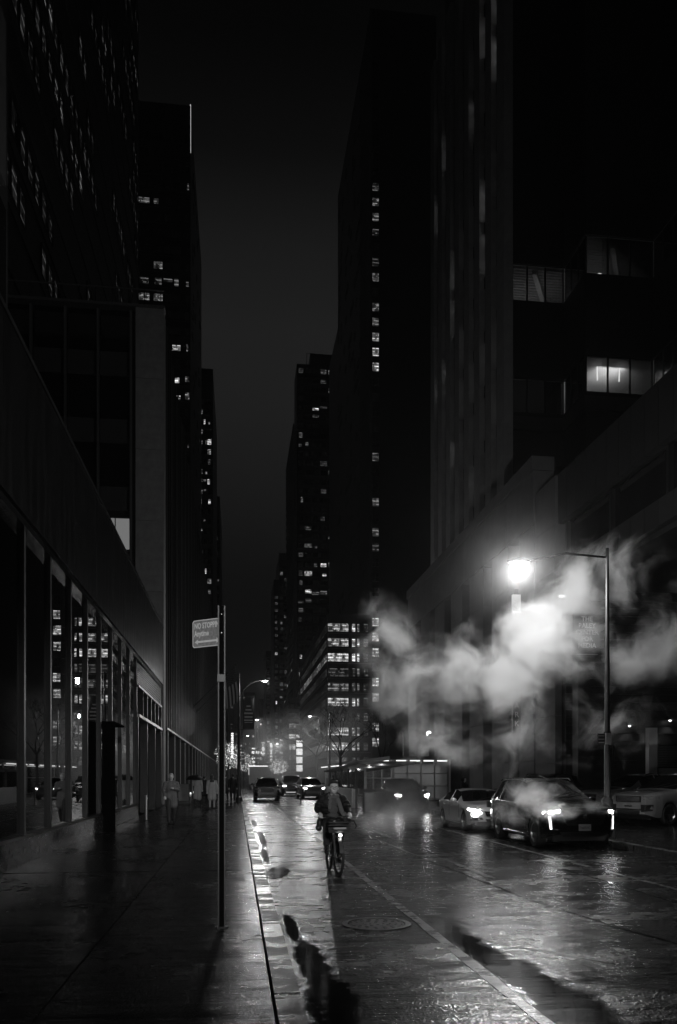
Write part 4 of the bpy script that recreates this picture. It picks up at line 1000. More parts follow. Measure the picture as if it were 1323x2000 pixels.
# lit marquee columns and shop signs far down
t = thing('lit_marquee', 'vertical theatre marquee of glowing bulbs above the light wrapped tree', 'sign', (-.95, 128, 4.5))
b = MB(); b.box(0, .5, 0, .4, 0, 4.2); b.build('board', 'dark_metal', t)
for k in range(14): q = MB(); q.box(.05+.05*(k % 2), .42, -.05, -.01, .1+.28*k, .28+.28*k); q.build('lit_letter', 'strip', t)
t = thing('lit_shop_sign', 'cluster of bright shop signs at the far end of the street', 'sign', (3.4, 190, 5.5))
for (x, z, w_, h_) in ((0, 2.3, 1.2, .5), (0, 1.2, 2.4, .9), (2.2, .9, .9, 3.2), (-.3, .1, 1.2, .4), (1.3, .0, 1.0, .6), (.1, -1.5, .7, 1.2), (4.1, -.5, .7, 4.4)):
    q = MB(); q.box(x, x+w_, 0, .2, z, z+h_); sb_ = q.build('sign_box', 'dark_metal', t); n_ = max(2, int(max(w_, h_)/.34))
    for i in range(n_):
        q = MB(); rr_ = random.Random(i*7+int(x*10)); g = rr_.uniform(.55, .9)
        if w_ > h_: q.box(x+w_*i/n_, x+w_*(i+g)/n_, -.05, -.01, z+h_*rr_.uniform(.1, .3), z+h_*rr_.uniform(.7, .95))
        else: q.box(x+w_*rr_.uniform(.05, .25), x+w_*rr_.uniform(.75, .95), -.05, -.01, z+h_*i/n_, z+h_*(i+g)/n_)
        q.build('lit_letter', 'strip' if rr_.random() < .6 else 'dimstrip', sb_)
b = MB(); b.tube([(2.4, .3, -5.4), (2.4, .3, 4)], .1, 6); b.build('post', 'dark_metal', t)
t = thing('lit_shop_column', 'stacked lit panes of a far corner shop before the banded block', 'sign', (16.6, 230, 3.0))
b = MB(); b.box(-.1, 1.9, .1, .3, -2.8, 9.4); b.build('board', 'dark_metal', t)
for k in range(4): q = MB(); q.box(0, 1.7, 0, .09, 2.3*k, 2.3*k+1.8); q.build('lit_pane', 'strip', t)
# delivery truck with lit top edge
t = thing('box_truck', 'boxy truck with a glowing top edge standing far down the left lane', 'truck', (1.55, 108, 0))
b = MB(); b.box(0, 2.45, 0, 6, .7, 3.0); b.build('cargo_box', 'concrete', t)
b = MB(); b.box(-.05, 2.5, -.04, .1, 3.0, 3.12); b.build('top_light', 'strip', t); b = MB(); b.box(-.06, .06, -.05, .05, 1.9, 2.9); b.build('side_light', 'dimstrip', t)
b = MB(); b.box(.1, 2.35, 6.1, 8, .6, 2.3); b.build('cab', 'car_grey', t); b = MB(); b.box(.2, 2.25, -.05, .0, .5, .68); b.build('bumper', 'dark_metal', t)
for x in (.15, 2.1):
    for y_ in (1.2, 7): b = MB(); b.lathe([(0, -.13), (.4, -.13), (.44, -.08), (.44, .08), (.4, .13), (0, .13)], 14, 0, Matrix.Translation((x+.1, y_, .45)) @ Matrix.Rotation(pi/2, 4, 'Y')); b.build('wheel', 'rubber', t)

# ================================================================== VEHICLES
def lerp_tab(tab, y):
    if y <= tab[0][0]: return tab[0][1]
    for (a, va), (b_, vb) in zip(tab, tab[1:]):
        if y <= b_: return va+(vb-va)*(y-a)/(b_-a)
    return tab[-1][1]
def smooth_tab(tab, L, k=2, n=120, w=3):
    ys = [L*i/n for i in range(n+1)]; v = [lerp_tab(tab, y) for y in ys]
    for _ in range(k): v = [sum(v[max(0, i-w):min(n, i+w)+1])/len(v[max(0, i-w):min(n, i+w)+1]) for i in range(n+1)]
    return list(zip(ys, v))
def car(name, label, loc, rz, S, group=None):
    """front bumper at local y=0, body runs to +y; the front looks along -y"""
    t = thing(name, label, S.get('cat', 'car'), loc, rz, group)
    L, W = S['L'], S['W']; hw0 = W/2; paint = S['paint']; R = S['R']; aw = S['axles']; sill = S.get('sill', .27)
    top = smooth_tab(S['top'], L, 2, 120, 2); belt = smooth_tab(S['belt'], L, 2)
    wt = smooth_tab(S.get('plan', [(0, .70), (.06, .80), (.22, .93), (.55, 1.0), (L-.7, 1.0), (L-.25, .92), (L, .74)]), L, 1, 120, 1)
    ys = sorted(set([round(L*i/66, 3) for i in range(67)]+[round(a+d, 3) for a in aw for d in (-R-.05, -R-.02, -R, -R*.93, -R*.75, -R*.5, -R*.25, 0, R*.25, R*.5, R*.75, R*.93, R, R+.02, R+.05)]))
    ys = [y for y in ys if 0 <= y <= L]
    ws0, ws1 = S['wind']; rg0, rg1 = S['rear']; sg = S['side']; pill = S.get('pillars', [])
    body, front_g, rear_g, side_g, side_h = MB(), MB(), MB(), MB(), MB()
    rows = []
    for y in ys:
        hw = hw0*lerp_tab(wt, y); zt = lerp_tab(top, y); zb = lerp_tab(belt, y); zt = max(zt, zb+.012)
        fr = max(0, .33-y)*.35; zl = sill+fr+max(0, y-(L-.3))*.4
        for a in aw:
            d = abs(y-a)
            if d < R: zl = max(zl, S['wz']+sqrt(max(0, R*R-d*d)))
        hgt = min(1, max(0, (zt-zb)/.5)); tw = hw-.10-.20*hgt
        m1 = max(zl+.03, .46); m2 = max(zl+.06, .50+(zb-.5)*.45)
        ex = max((max(0, 1-abs(y-a)/(R*1.35)) for a in aw), default=0)*.02
        rows.append([(hw-.05+ex, y, zl), (hw-.012+ex, y, max(zl+.02, min(m1, zb-.1))), (hw+ex*.6, y, max(zl+.04, min(m2, zb-.06))), (hw-.004, y, zb-.05), (hw-.035, y, zb), (tw, y, zt-.045*hgt-.004), (tw*.72, y, zt-.006), (tw*.36, y, zt+.008), (0, y, zt+.012)])
    n = len(rows[0])
    def inside(y, a, b_): return a <= y <= b_
    for i in range(len(rows)-1):
        A, B = rows[i], rows[i+1]; ym = (A[0][1]+B[0][1])/2
        for j in range(n-1):
            tgt = body
            if j >= 5 and inside(ym, ws0, ws1): tgt = front_g
            elif j >= 5 and inside(ym, rg0, rg1): tgt = rear_g
            elif j == 4 and inside(ym, sg[0], sg[1]) and not any(inside(ym, p-.045, p+.045) for p in pill): tgt = side_g
            for s_ in (1, -1):
                q = [(s_*A[j][0], A[j][1], A[j][2]), (s_*B[j][0], B[j][1], B[j][2]), (s_*B[j+1][0], B[j+1][1], B[j+1][2]), (s_*A[j+1][0], A[j+1][1], A[j+1][2])]
                if s_ < 0: q.reverse()
                (side_h if tgt is side_g and s_ < 0 else tgt).quad(*q)
    for r_, f in ((rows[0], 1), (rows[-1], -1)):
        P = [p for p in r_]+[(-p[0], p[1], p[2]) for p in reversed(r_[:-1])]
        body.poly(P if f < 0 else list(reversed(P)))
    def weld(mb, nm, m, sm=True):
        if not mb.f: return None
        me = mb.mesh(nm, m); bm = bmesh.new(); bm.from_mesh(me); bmesh.ops.remove_doubles(bm, verts=bm.verts, dist=.0005); bmesh.ops.recalc_face_normals(bm, faces=bm.faces); bm.to_mesh(me); bm.free()
        me.polygons.foreach_set('use_smooth', [sm]*len(me.polygons)); me.set_sharp_from_angle(angle=radians(42)); return link(nm, me, t)
    weld(body, 'body', paint); weld(front_g, 'windscreen', 'car_glass'); weld(rear_g, 'rear_window', 'car_glass'); weld(side_g, 'side_window', 'car_glass'); weld(side_h, 'side_window', 'car_glass')
    b = MB(); b.box(-hw0+.26, hw0-.26, .3, L-.3, .2, .75); b.build('underbody', 'plastic', t)
    for a in aw: q = MB(); q.box(-hw0+.04, hw0-.04, a-R*.98, a+R*.98, S['wz'], S['wz']+R*.6); q.build('arch_liner', 'black', t)
    # wheels
    rr = S['wz']
    for a in aw:
        for s_ in (-1, 1):
            mt = Matrix.Translation((s_*(hw0-.125), a, rr)) @ Matrix.Rotation(s_*pi/2, 4, 'Y')
            q = MB(); q.lathe([(rr*.66, .11), (rr*.9, .115), (rr*.985, .075), (rr, .0), (rr*.985, -.09), (rr*.9, -.12), (rr*.6, -.12)], 28, 0, mt); wl = q.build('wheel', 'rubber', t, smooth=True)
            q = MB(); q.lathe([(rr*.66, .10), (rr*.62, .06), (rr*.60, -.08)], 24, 0, mt); q.lathe([(0, .085), (rr*.14, .08), (rr*.16, .04)], 12, 0, mt)
            for k in range(S.get('spokes', 10)):
                q.box(-rr*.035, rr*.035, rr*.1, rr*.64, .045, .075, 0, mt @ Matrix.Rotation(2*pi*k/S.get('spokes', 10), 4, 'Z'))
            q.build('rim', 'rim', wl)
            q = MB(); q.lathe([(0, -.02), (rr*.6, -.02)], 16, 0, mt); q.build('brake_disc', 'dark_metal', wl)
    def fy(x):
        """y of the nose surface at half width x"""
        for y, w_ in wt:
            if hw0*w_ >= abs(x): return y
        return .5
    def patch(nm, pts, m, off=.015, thick=.05, parent=None, mirror=True, sub=4):
        out = []
        for s_ in ((1, -1) if mirror else (1,)):
            q = MB(); N_ = len(pts); P = []
            for i in range(N_):
                (xa, za), (xb, zb_) = pts[i], pts[(i+1) % N_]
                for k in range(sub): P.append((xa+(xb-xa)*k/sub, za+(zb_-za)*k/sub))
            cx = sum(p[0] for p in P)/len(P); cz = sum(p[1] for p in P)/len(P)
            F = [(s_*x, fy(x)-off, z) for x, z in P]; Bk = [(s_*x, fy(x)+thick, z) for x, z in P]; c = (s_*cx, fy(cx)-off-.006, cz)
            k = len(P)
            for i in range(k):
                j = (i+1) % k
                tri = (F[i], F[j], c) if s_ > 0 else (F[j], F[i], c); q.poly(tri)
                q.quad(*((F[i], Bk[i], Bk[j], F[j]) if s_ > 0 else (F[j], Bk[j], Bk[i], F[i])))
            out.append(q.build(nm, m, parent or t, smooth=False))
        return out
    for nm, pts, m, mirror, off in S.get('front', []): patch(nm, pts, m, off, mirror=mirror)
    for nm, z0, z1, x0, x1, k, m in S.get('slats', []):
        for i in range(k):
            z = z0+(z1-z0)*(i+.5)/k; q = MB(); q.box(-x1, -x0, fy(x1*.8)-.035, fy(x1*.8)-.01, z-.008, z+.008) if x0 else q.box(-x1, x1, -.04, -.015, z-.008, z+.008); q.build(nm, m, t)
    # door lines, handles, mirrors
    for s_ in (-1, 1):
        for yd in S.get('doors', []):
            q = MB(); q.box(s_*(hw0+.002)-.004, s_*(hw0+.002)+.004, yd-.004, yd+.004, .42, lerp_tab(belt, yd)-.03); q.build('door_gap', 'black', t)
        for yd in S.get('handles', []):
            q = MB(); q.box(s_*(hw0+.012)-.012, s_*(hw0+.012)+.012, yd, yd+.2, lerp_tab(belt, yd)-.16, lerp_tab(belt, yd)-.13); q.build('door_handle', S.get('handle_mat', paint), t)
        ym = S['mirror']; q = MB(); q.ball((s_*(hw0+.10), ym, lerp_tab(belt, ym)+.08), (.115, .07, .075), 12); q.tube([(s_*(hw0-.05), ym+.03, lerp_tab(belt, ym)+.0), (s_*(hw0+.05), ym, lerp_tab(belt, ym)+.04)], .025, 6); q.build('mirror', paint, t, smooth=True)
        q = MB(); q.tube([(s_*(hw0-.01), aw[0]+R+.08, sill+.05), (s_*(hw0-.01), aw[1]-R-.08, sill+.05)], .012, 6); q.build('sill_trim', 'chrome', t)
    q = MB(); q.tube([(-.25, ws0+.02, lerp_tab(top, ws0)+.02), (.35, ws0+.28, lerp_tab(top, ws0+.28)+.03)], .01, 4); q.tube([(.1, ws0+.02, lerp_tab(top, ws0)+.02), (.65, ws0+.22, lerp_tab(top, ws0+.22)+.03)], .01, 4); q.build('wiper', 'black', t)
    if S.get('rails'):
        for s_ in (-1, 1):
            y0, y1 = S['rails']; q = MB(); q.tube([(s_*(hw0-.30), y0, lerp_tab(top, y0)-.01), (s_*(hw0-.29), y0+.15, lerp_tab(top, y0)+.05), (s_*(hw0-.29), y1-.15, lerp_tab(top, y1)+.05), (s_*(hw0-.30), y1, lerp_tab(top, y1)-.01)], .018, 6); q.build('roof_rail', S.get('rail_mat', 'chrome'), t)
    if S.get('plate'):
        z = S['plate']; q = MB(); q.box(-.155, .155, -.05, -.035, z-.08, z+.08); p_ = q.build('number_plate', 'plate', t)
        text_mesh('plate_number', S.get('reg', 'T468929C'), .085, 'print', p_, Matrix.Translation((0, -.0515, z-.035)) @ UP, .0006, 'CENTER', .72)
    # tail lamps
    for s_ in (-1, 1): q = MB(); q.box(s_*(hw0*.80)-.14, s_*(hw0*.80)+.14, L-.16, L+.0, lerp_tab(belt, L)-.28, lerp_tab(belt, L)-.10); q.build('tail_lamp', 'plastic', t)
    if S.get('beam'):
        for s_ in (-1, 1):
            x, z, e = S['beam']; point('headlamp_beam', (s_*x, fy(x)-.08, z), e*2.2, t, .07, 120, (radians(83), 0, 0), .9)
    return t

SUV = dict(L=4.95, W=1.86, R=.41, wz=.375, axles=(.93, 3.80), paint='car_dark', cat='SUV',
    top=[(0, .96), (.1, 1.05), (.5, 1.12), (1.25, 1.17), (1.4, 1.20), (2.2, 1.66), (2.7, 1.73), (3.9, 1.72), (4.45, 1.65), (4.85, 1.15), (4.95, 1.0)],
    belt=[(0, .92), (.12, 1.0), (1.3, 1.09), (3, 1.12), (4.95, 1.14)], wind=(1.40, 2.22), rear=(4.42, 4.86), side=(1.95, 4.45), pillars=(2.75, 3.75),
    mirror=1.85, doors=(1.55, 2.75, 3.72), handles=(2.45, 3.42), rails=(2.3, 4.3), plate=.55,
    front=[('grille', [(-.56, .96), (.56, .96), (.50, .70), (.42, .60), (-.42, .60), (-.50, .70)], 'black', False, .022),
           ('grille_trim', [(-.58, .985), (.58, .985), (.58, .965), (-.58, .965)], 'chrome', False, .03),
           ('headlight', [(.62, .97), (.88, .93), (.90, .87), (.63, .90)], 'headlight', True, .03),
           ('running_light', [(.80, .82), (.835, .82), (.80, .50), (.765, .50)], 'drl', True, .03),
           ('running_light_foot', [(.60, .505), (.76, .505), (.76, .49), (.60, .485)], 'chrome', True, .03),
           ('air_intake', [(-.62, .44), (.62, .44), (.52, .33), (-.52, .33)], 'black', False, .02),
           ('badge', [(-.06, .86), (.06, .86), (.04, .77), (-.04, .77)], 'chrome', False, .04)],
    slats=[('grille_slat', .62, .94, 0, .46, 7, 'dark_metal')], beam=(.76, .91, 110))
suv_main = car('black_suv', 'glossy black SUV with lit slim headlights and upright running lights, wreathed in steam', (8.32, 18.9, 0), 0, SUV)
SED = dict(L=4.6, W=1.80, R=.36, wz=.325, axles=(.85, 3.62), paint='car_white',
    top=[(0, .62), (.1, .73), (.6, .86), (1.15, .93), (1.3, .96), (2.05, 1.30), (2.5, 1.365), (3.1, 1.34), (3.9, 1.05), (4.4, 1.0), (4.6, .86)],
    belt=[(0, .58), (.12, .68), (.7, .80), (1.3, .89), (3.2, .95), (4.6, .93)], wind=(1.28, 2.1), rear=(3.15, 3.92), side=(1.75, 3.55), pillars=(2.6,), sill=.22,
    mirror=1.65, doors=(1.35, 2.6, 3.45), handles=(2.3, 3.25), plate=.42, reg='',
    front=[('grille', [(-.42, .66), (.42, .66), (.36, .50), (-.36, .50)], 'black', False, .02),
           ('grille_bar', [(-.40, .595), (.40, .595), (.40, .575), (-.40, .575)], 'chrome', False, .035),
           ('headlight', [(.50, .60), (.58, .68), (.86, .76), (.875, .70), (.76, .60), (.58, .57)], 'headlight_soft', True, .025),
           ('bumper_intake', [(.46, .40), (.52, .47), (.78, .46), (.84, .37), (.78, .35)], 'black', True, .015),
           ('air_intake', [(-.40, .42), (.40, .42), (.34, .32), (-.34, .32)], 'black', False, .015)],
    beam=(.68, .66, 90))
del SED['plate']
car('white_sedan', 'white saloon car with its headlight on, right behind the black SUV', (8.25, 25.3, 0), 0, SED)
S2 = dict(SUV); S2.update(L=4.6, W=1.84, axles=(.88, 3.5), paint='car_grey', top=[(0, .92), (.1, 1.0), (.5, 1.05), (1.2, 1.12), (1.35, 1.15), (2.1, 1.58), (2.6, 1.66), (3.6, 1.64), (4.15, 1.57), (4.5, 1.1), (4.6, .95)], wind=(1.35, 2.12), rear=(4.1, 4.5), side=(1.9, 4.1), pillars=(2.65, 3.5), doors=(1.5, 2.65, 3.45), handles=(2.35, 3.2), rails=(2.2, 4.0),
    front=[('grille', [(-.5, .9), (.5, .9), (.42, .62), (-.42, .62)], 'black', False, .022), ('headlight', [(.58, .86), (.84, .90), (.88, .80), (.60, .76)], 'headlight', True, .03), ('air_intake', [(-.6, .44), (.6, .44), (.5, .33), (-.5, .33)], 'black', False, .02)],
    slats=[], beam=(.72, .83, 190)); S2.pop('plate')
car('grey_suv', 'grey SUV with both headlights glaring, coming on behind the white saloon', (8.55, 39.3, 0), 0, S2)
S3 = dict(SUV); S3.update(W=1.98, L=5.2, axles=(1.0, 4.0), top=[(0, 1.02), (.1, 1.10), (.5, 1.18), (1.3, 1.24), (1.45, 1.27), (2.15, 1.78), (2.6, 1.85), (4.6, 1.84), (4.9, 1.7), (5.1, 1.2), (5.2, 1.0)], belt=[(0, .98), (.12, 1.05), (1.3, 1.14), (5.2, 1.2)], wind=(1.45, 2.2), rear=(4.85, 5.1), side=(1.95, 4.75), pillars=(2.8, 3.9), doors=(1.6, 2.8, 3.85), handles=(2.5, 3.55), rails=(2.3, 4.6),
    front=[('grille', [(-.56, .96), (.56, .96), (.50, .62), (-.50, .62)], 'black', False, .022), ('grille_trim', [(-.5, .84), (.5, .84), (.5, .81), (-.5, .81)], 'chrome', False, .03),
           ('headlight', [(.60, .96), (.90, .96), (.90, .85), (.62, .87)], 'headlight_soft', True, .03), ('lower_lights', [(-.62, .40), (.62, .40), (.60, .33), (-.60, .33)], 'dimstrip', False, .03)], beam=(.75, .9, 45)); S3.pop('plate')
car('dark_suv', 'large dark SUV facing the camera far off in the middle of the road', (4.85, 71, 0), 0, S3)
S4 = dict(S2); S4.update(paint='car_grey', beam=(.72, .83, 34), front=[(n_, p_, 'headlight_soft' if m_ == 'headlight' else m_, a_, b_) for n_, p_, m_, a_, b_ in S2['front']])
car('oncoming_car', 'hazed car with one bright headlight behind the rider', (5.95, 63, 0), radians(4), S4)
S5 = dict(SED); S5.update(paint='car_dark', beam=(.68, .66, 40)); 
car('far_car', 'small far car with twin bright headlights beyond the large dark SUV', (5.35, 108, 0), 0, S5)
S6 = dict(S2); S6.update(paint='car_dark', W=1.86, front=[('grille', [(-.5, .9), (.5, .9), (.42, .62), (-.42, .62)], 'black', False, .022), ('headlamp', [(.58, .86), (.84, .90), (.88, .80), (.60, .76)], 'head_off', True, .03)]); S6.pop('beam')
car('parked_dark_car', 'unlit dark car standing hazed at the left kerb far off', (2.15, 58.5, 0), 0, S6)
S7 = dict(SUV); S7.update(paint='car_silver', front=[('grille', [(-.46, .94), (.46, .94), (.40, .66), (-.40, .66)], 'black', False, .022), ('headlamp', [(.55, .86), (.86, .95), (.90, .88), (.66, .78)], 'head_off', True, .03), ('air_intake', [(-.5, .5), (.5, .5), (.44, .36), (-.44, .36)], 'black', False, .02), ('corner_intake', [(.58, .60), (.80, .62), (.80, .46), (.62, .46)], 'black', True, .02)]); S7.pop('beam'); S7.pop('plate')
car('white_suv', 'white SUV with rounded nose parked nose out beside the lamp post', (13.5, 30.3, .15), radians(-72), S7, 'pale SUVs parked nose out')
S8 = dict(S7); S8.update(paint='car_silver', front=[('grille', [(-.52, .98), (.52, .98), (.50, .78), (-.50, .78)], 'black', False, .022), ('headlamp', [(.54, .98), (.90, .97), (.90, .88), (.54, .86)], 'head_off', True, .03), ('corner_intake', [(.50, .70), (.84, .70), (.82, .50), (.52, .46)], 'black', True, .02), ('bumper_trim', [(-.5, .56), (.5, .56), (.5, .53), (-.5, .53)], 'chrome', False, .03), ('air_intake', [(-.46, .5), (.46, .5), (.44, .38), (-.44, .38)], 'black', False, .02), ('badge', [(-.14, .67), (.14, .67), (.14, .64), (-.14, .64)], 'chrome', False, .03)], slats=[('grille_slat', .8, .96, 0, .46, 4, 'metal')])
car('white_suv', 'pale boxy SUV nearest the right edge, parked nose out with a dark grille', (12.95, 25.9, .15), radians(-66), S8, 'pale SUVs parked nose out')
S9 = dict(S7); S9.update(paint='car_grey')
car('parked_suv', 'dark SUV whose roof shows just over the black SUV bonnet', (11.0, 33.2, .15), radians(-60), S9)

# ================================================================== PEOPLE
def capsule(mb, p0, r0, p1, r1, n=12, sq=(1, 1)):
    p0, p1 = Vector(p0), Vector(p1); d = p1-p0; L = d.length; dz = d.normalized() if L > 1e-6 else Vector((0, 0, 1))
    a = dz.cross(Vector((0, 1, 0))) if abs(dz.y) < .9 else dz.cross(Vector((1, 0, 0))); a.normalize(); b = dz.cross(a)
    prof = [(r0*cos(t), -r0*sin(t)) for t in (pi/2*.98, pi/3, pi/6, 0)]+[(r1*cos(t), L+r1*sin(t)) for t in (0, pi/6, pi/3, pi/2*.98)]
    base = len(mb.v)
    for r, h in prof:
        for j in range(n):
            q = a*cos(2*pi*j/n)*r+b*sin(2*pi*j/n)*r
            q = Vector((q.x*sq[0], q.y*sq[1], q.z)) if sq != (1, 1) else q
            mb.v.append(tuple(p0+dz*h+q))
    k = len(prof)
    for i in range(k-1):
        for j in range(n):
            q = (j+1) % n; mb.f.append((base+i*n+j, base+i*n+q, base+(i+1)*n+q, base+(i+1)*n+j)); mb.m.append(0)
    mb.f.append(tuple(base+j for j in reversed(range(n)))); mb.m.append(0); mb.f.append(tuple(base+(k-1)*n+j for j in range(n))); mb.m.append(0)
def fuse(name, parts, voxel, m, parent=None, smooth=3, dec=None):
    """parts: ('c', p0, r0, p1, r1[, squash]) tapered limbs and ('e', centre, radii) lumps, fused into one continuous skin"""
    mb = MB()
    for p in parts:
        if p[0] == 'c': capsule(mb, p[1], p[2], p[3], p[4], 14, p[5] if len(p) > 5 else (1, 1))
        else: mb.ball(p[1], p[2], 16)
    me = mb.mesh(name, m); o = bpy.data.objects.new(name, me); COL.objects.link(o)
    rm = o.modifiers.new('r', 'REMESH'); rm.mode = 'VOXEL'; rm.voxel_size = voxel
    sm = o.modifiers.new('s', 'SMOOTH'); sm.iterations = smooth; sm.factor = .5
    if dec: dm = o.modifiers.new('d', 'DECIMATE'); dm.ratio = dec
    bpy.context.view_layer.update()
    me2 = bpy.data.meshes.new_from_object(o.evaluated_get(bpy.context.evaluated_depsgraph_get())); bpy.data.objects.remove(o)
    me2.materials.clear(); me2.materials.append(M[m]); me2.polygons.foreach_set('use_smooth', [True]*len(me2.polygons)); me2.name = name
    return link(name, me2, parent)
def fingers(w, d, side, r=.0085, curl=1.0):
    """palm and five unequal bent fingers round a grip; w wrist, d forward direction, side +1/-1 for the thumb's side"""
    w, d = Vector(w), Vector(d).normalized(); up = Vector((0, 0, 1)); s_ = d.cross(up).normalized()
    P = [('c', w, .026, w+d*.05, .030, (1.25, 1)), ('e', tuple(w+d*.065), (.042, .03, .022))]
    for i, (off, L) in enumerate(((-.033, .062), (-.011, .070), (.012, .066), (.033, .052))):
        k = w+d*.085+s_*off; m1 = k+d*.028*curl+up*.004; m2 = m1+(d*.4-up*.9).normalized()*L*.5; m3 = m2+(-d*.7-up*.5).normalized()*L*.4
        P += [('c', k, r*1.15, m1, r*1.05), ('c', m1, r*1.05, m2, r), ('c', m2, r, m3, r*.85)]
    k = w+d*.03-s_*side*.03; m1 = k+d*.035-s_*side*.012-up*.02; m2 = m1+d*.025+s_*side*.01-up*.022
    P += [('c', k, r*1.3, m1, r*1.15), ('c', m1, r*1.15, m2, r)]
    return P

# ---- the bicycle
bk = thing('bicycle', 'sturdy hire bicycle with front basket and lit headlight coming down the cycle lane', 'bicycle', (1.79, 15.2, 0), radians(3))
def wheel(y, steer=0):
    mt = Matrix.Translation((0, y, .335)) @ Matrix.Rotation(steer, 4, 'Z') @ Matrix.Rotation(pi/2, 4, 'Y')
    q = MB(); q.lathe([(.335+.024*cos(a), .024*sin(a)) for a in [2*pi*k/8 for k in range(8)]], 40, 0, mt, closed=True); w_ = q.build('wheel', 'rubber', bk, smooth=True)
    q = MB(); q.lathe([(.312, -.012), (.300, -.012), (.300, .012), (.312, .012)], 40, 0, mt, closed=True); q.build('rim', 'chrome', w_, smooth=True)
    q = MB(); q.tube([tuple(mt @ Vector((0, 0, -.045))), tuple(mt @ Vector((0, 0, .045)))], .022, 10)
    for k in range(28):
        a = 2*pi*k/28; q.tube([tuple(mt @ Vector((.02*cos(a), .02*sin(a), .03*(-1)**k))), tuple(mt @ Vector((.302*cos(a+.15*(-1)**k), .302*sin(a+.15*(-1)**k), 0)))], .0016, 3, caps=False)
    q.build('spokes', 'chrome', w_); return mt
wheel(-.52, radians(5)); wheel(.52)
q = MB(); q.tube([(0, -.34, .92), (0, -.16, .42), (0, .10, .30)], .028, 10); q.tube([(0, .10, .30), (0, .25, .88)], .02, 8)
q.tube([(.04, .10, .30), (.055, .52, .335)], .013, 6); q.tube([(-.04, .10, .30), (-.055, .52, .335)], .013, 6); q.tube([(.0, .22, .70), (.055, .52, .335)], .011, 6); q.tube([(.0, .22, .70), (-.055, .52, .335)], .011, 6)
q.tube([(0, -.33, .74), (0, -.36, .98)], .026, 10); q.build('frame', 'bikeblue', bk, smooth=True)
q = MB(); q.tube([(0, -.37, .72), (.055, -.40, .66), (.06, -.52, .335)], .016, 8); q.tube([(0, -.37, .72), (-.055, -.40, .66), (-.06, -.52, .335)], .016, 8); q.build('fork', 'bikeblue', bk, smooth=True)
q = MB(); q.tube([(0, -.36, .96), (0, -.35, 1.03)], .02, 8); q.tube([(-.29, -.18, 1.045), (-.2, -.27, 1.055), (0, -.34, 1.03), (.2, -.27, 1.055), (.29, -.18, 1.045)], .013, 8); hb = q.build('handlebar', 'dark_metal', bk, smooth=True)
for s_ in (-1, 1):
    q = MB(); q.tube([(s_*.31, -.16, 1.043), (s_*.22, -.25, 1.053)], .019, 8); q.build('grip', 'rubber', hb); q = MB(); q.tube([(s_*.19, -.30, 1.04), (s_*.26, -.30, 1.02), (s_*.30, -.26, 1.005)], .006, 6); q.build('brake_lever', 'metal', hb)
q = MB()
def arc(y, r, a0, a1, w_): 
    for i in range(14):
        t0, t1 = a0+(a1-a0)*i/14, a0+(a1-a0)*(i+1)/14
        q.quad((-w_, y+r*cos(t0), .335+r*sin(t0)), (w_, y+r*cos(t0), .335+r*sin(t0)), (w_, y+r*cos(t1), .335+r*sin(t1)), (-w_, y+r*cos(t1), .335+r*sin(t1)))
arc(-.52, .375, radians(30), radians(165), .035); q.build('front_mudguard', 'bikeblue', bk)
q = MB(); arc(.52, .378, radians(-10), radians(150), .035); q.build('rear_mudguard', 'bikeblue', bk)
q = MB(); q.prism([(-.19, -.64), (.19, -.64), (.21, -.38), (-.21, -.38)], .78, .80)
for k in range(4):
    for x in (-.19, .19): q.box(x-.01, x+.01, -.64, -.38, .80+.05*k, .82+.05*k)
for k in range(4): q.box(-.19, .19, -.65, -.63, .80+.05*k, .825+.05*k)
q.box(-.19, .19, -.39, -.37, .8, .98); bs = q.build('basket', 'dark_metal', bk)
q = MB(); q.box(-.11, .12, -.668, -.655, .84, .875); q.build('basket_plate', 'metal', bs)
q = MB(); q.lathe([(.0, 0), (.038, .0), (.048, .03), (.045, .07), (0, .09)], 14, 0, Matrix.Translation((.01, -.68, .735)) @ Matrix.Rotation(-pi/2, 4, 'X')); q.build('lamp_body', 'plastic', bk, smooth=True)
q = MB(); q.ball((.01, -.685, .735), (.027, .01, .019), 12); q.build('headlight', 'headlight_soft', bk, smooth=True)
point('bicycle_beam', (.01, -.72, .735), 10, bk, .03, 110, (radians(80), 0, 0), .8)
q = MB(); q.ball((0, .30, .955), (.10, .14, .035), 14); q.ball((0, .18, .96), (.035, .12, .025), 12); q.build('saddle', 'leather', bk, smooth=True)
q = MB(); q.lathe([(.085, -.006), (.095, -.006), (.095, .006), (.085, .006)], 24, 0, Matrix.Translation((.06, .10, .30)) @ Matrix.Rotation(pi/2, 4, 'Y'), closed=True); q.tube([(-.07, .10, .30), (-.085, .02, .44)], .012, 6); q.tube([(.07, .10, .30), (.085, .18, .16)], .012, 6); q.tube([(-.07, .1, .3), (.07, .1, .3)], .015, 8); q.build('crank', 'metal', bk)
for s_, y_, z_ in ((-1, .02, .44), (1, .18, .16)): q = MB(); q.box(s_*.135-.05, s_*.135+.05, y_-.045, y_+.045, z_-.012, z_+.012); q.build('pedal', 'plastic', bk)
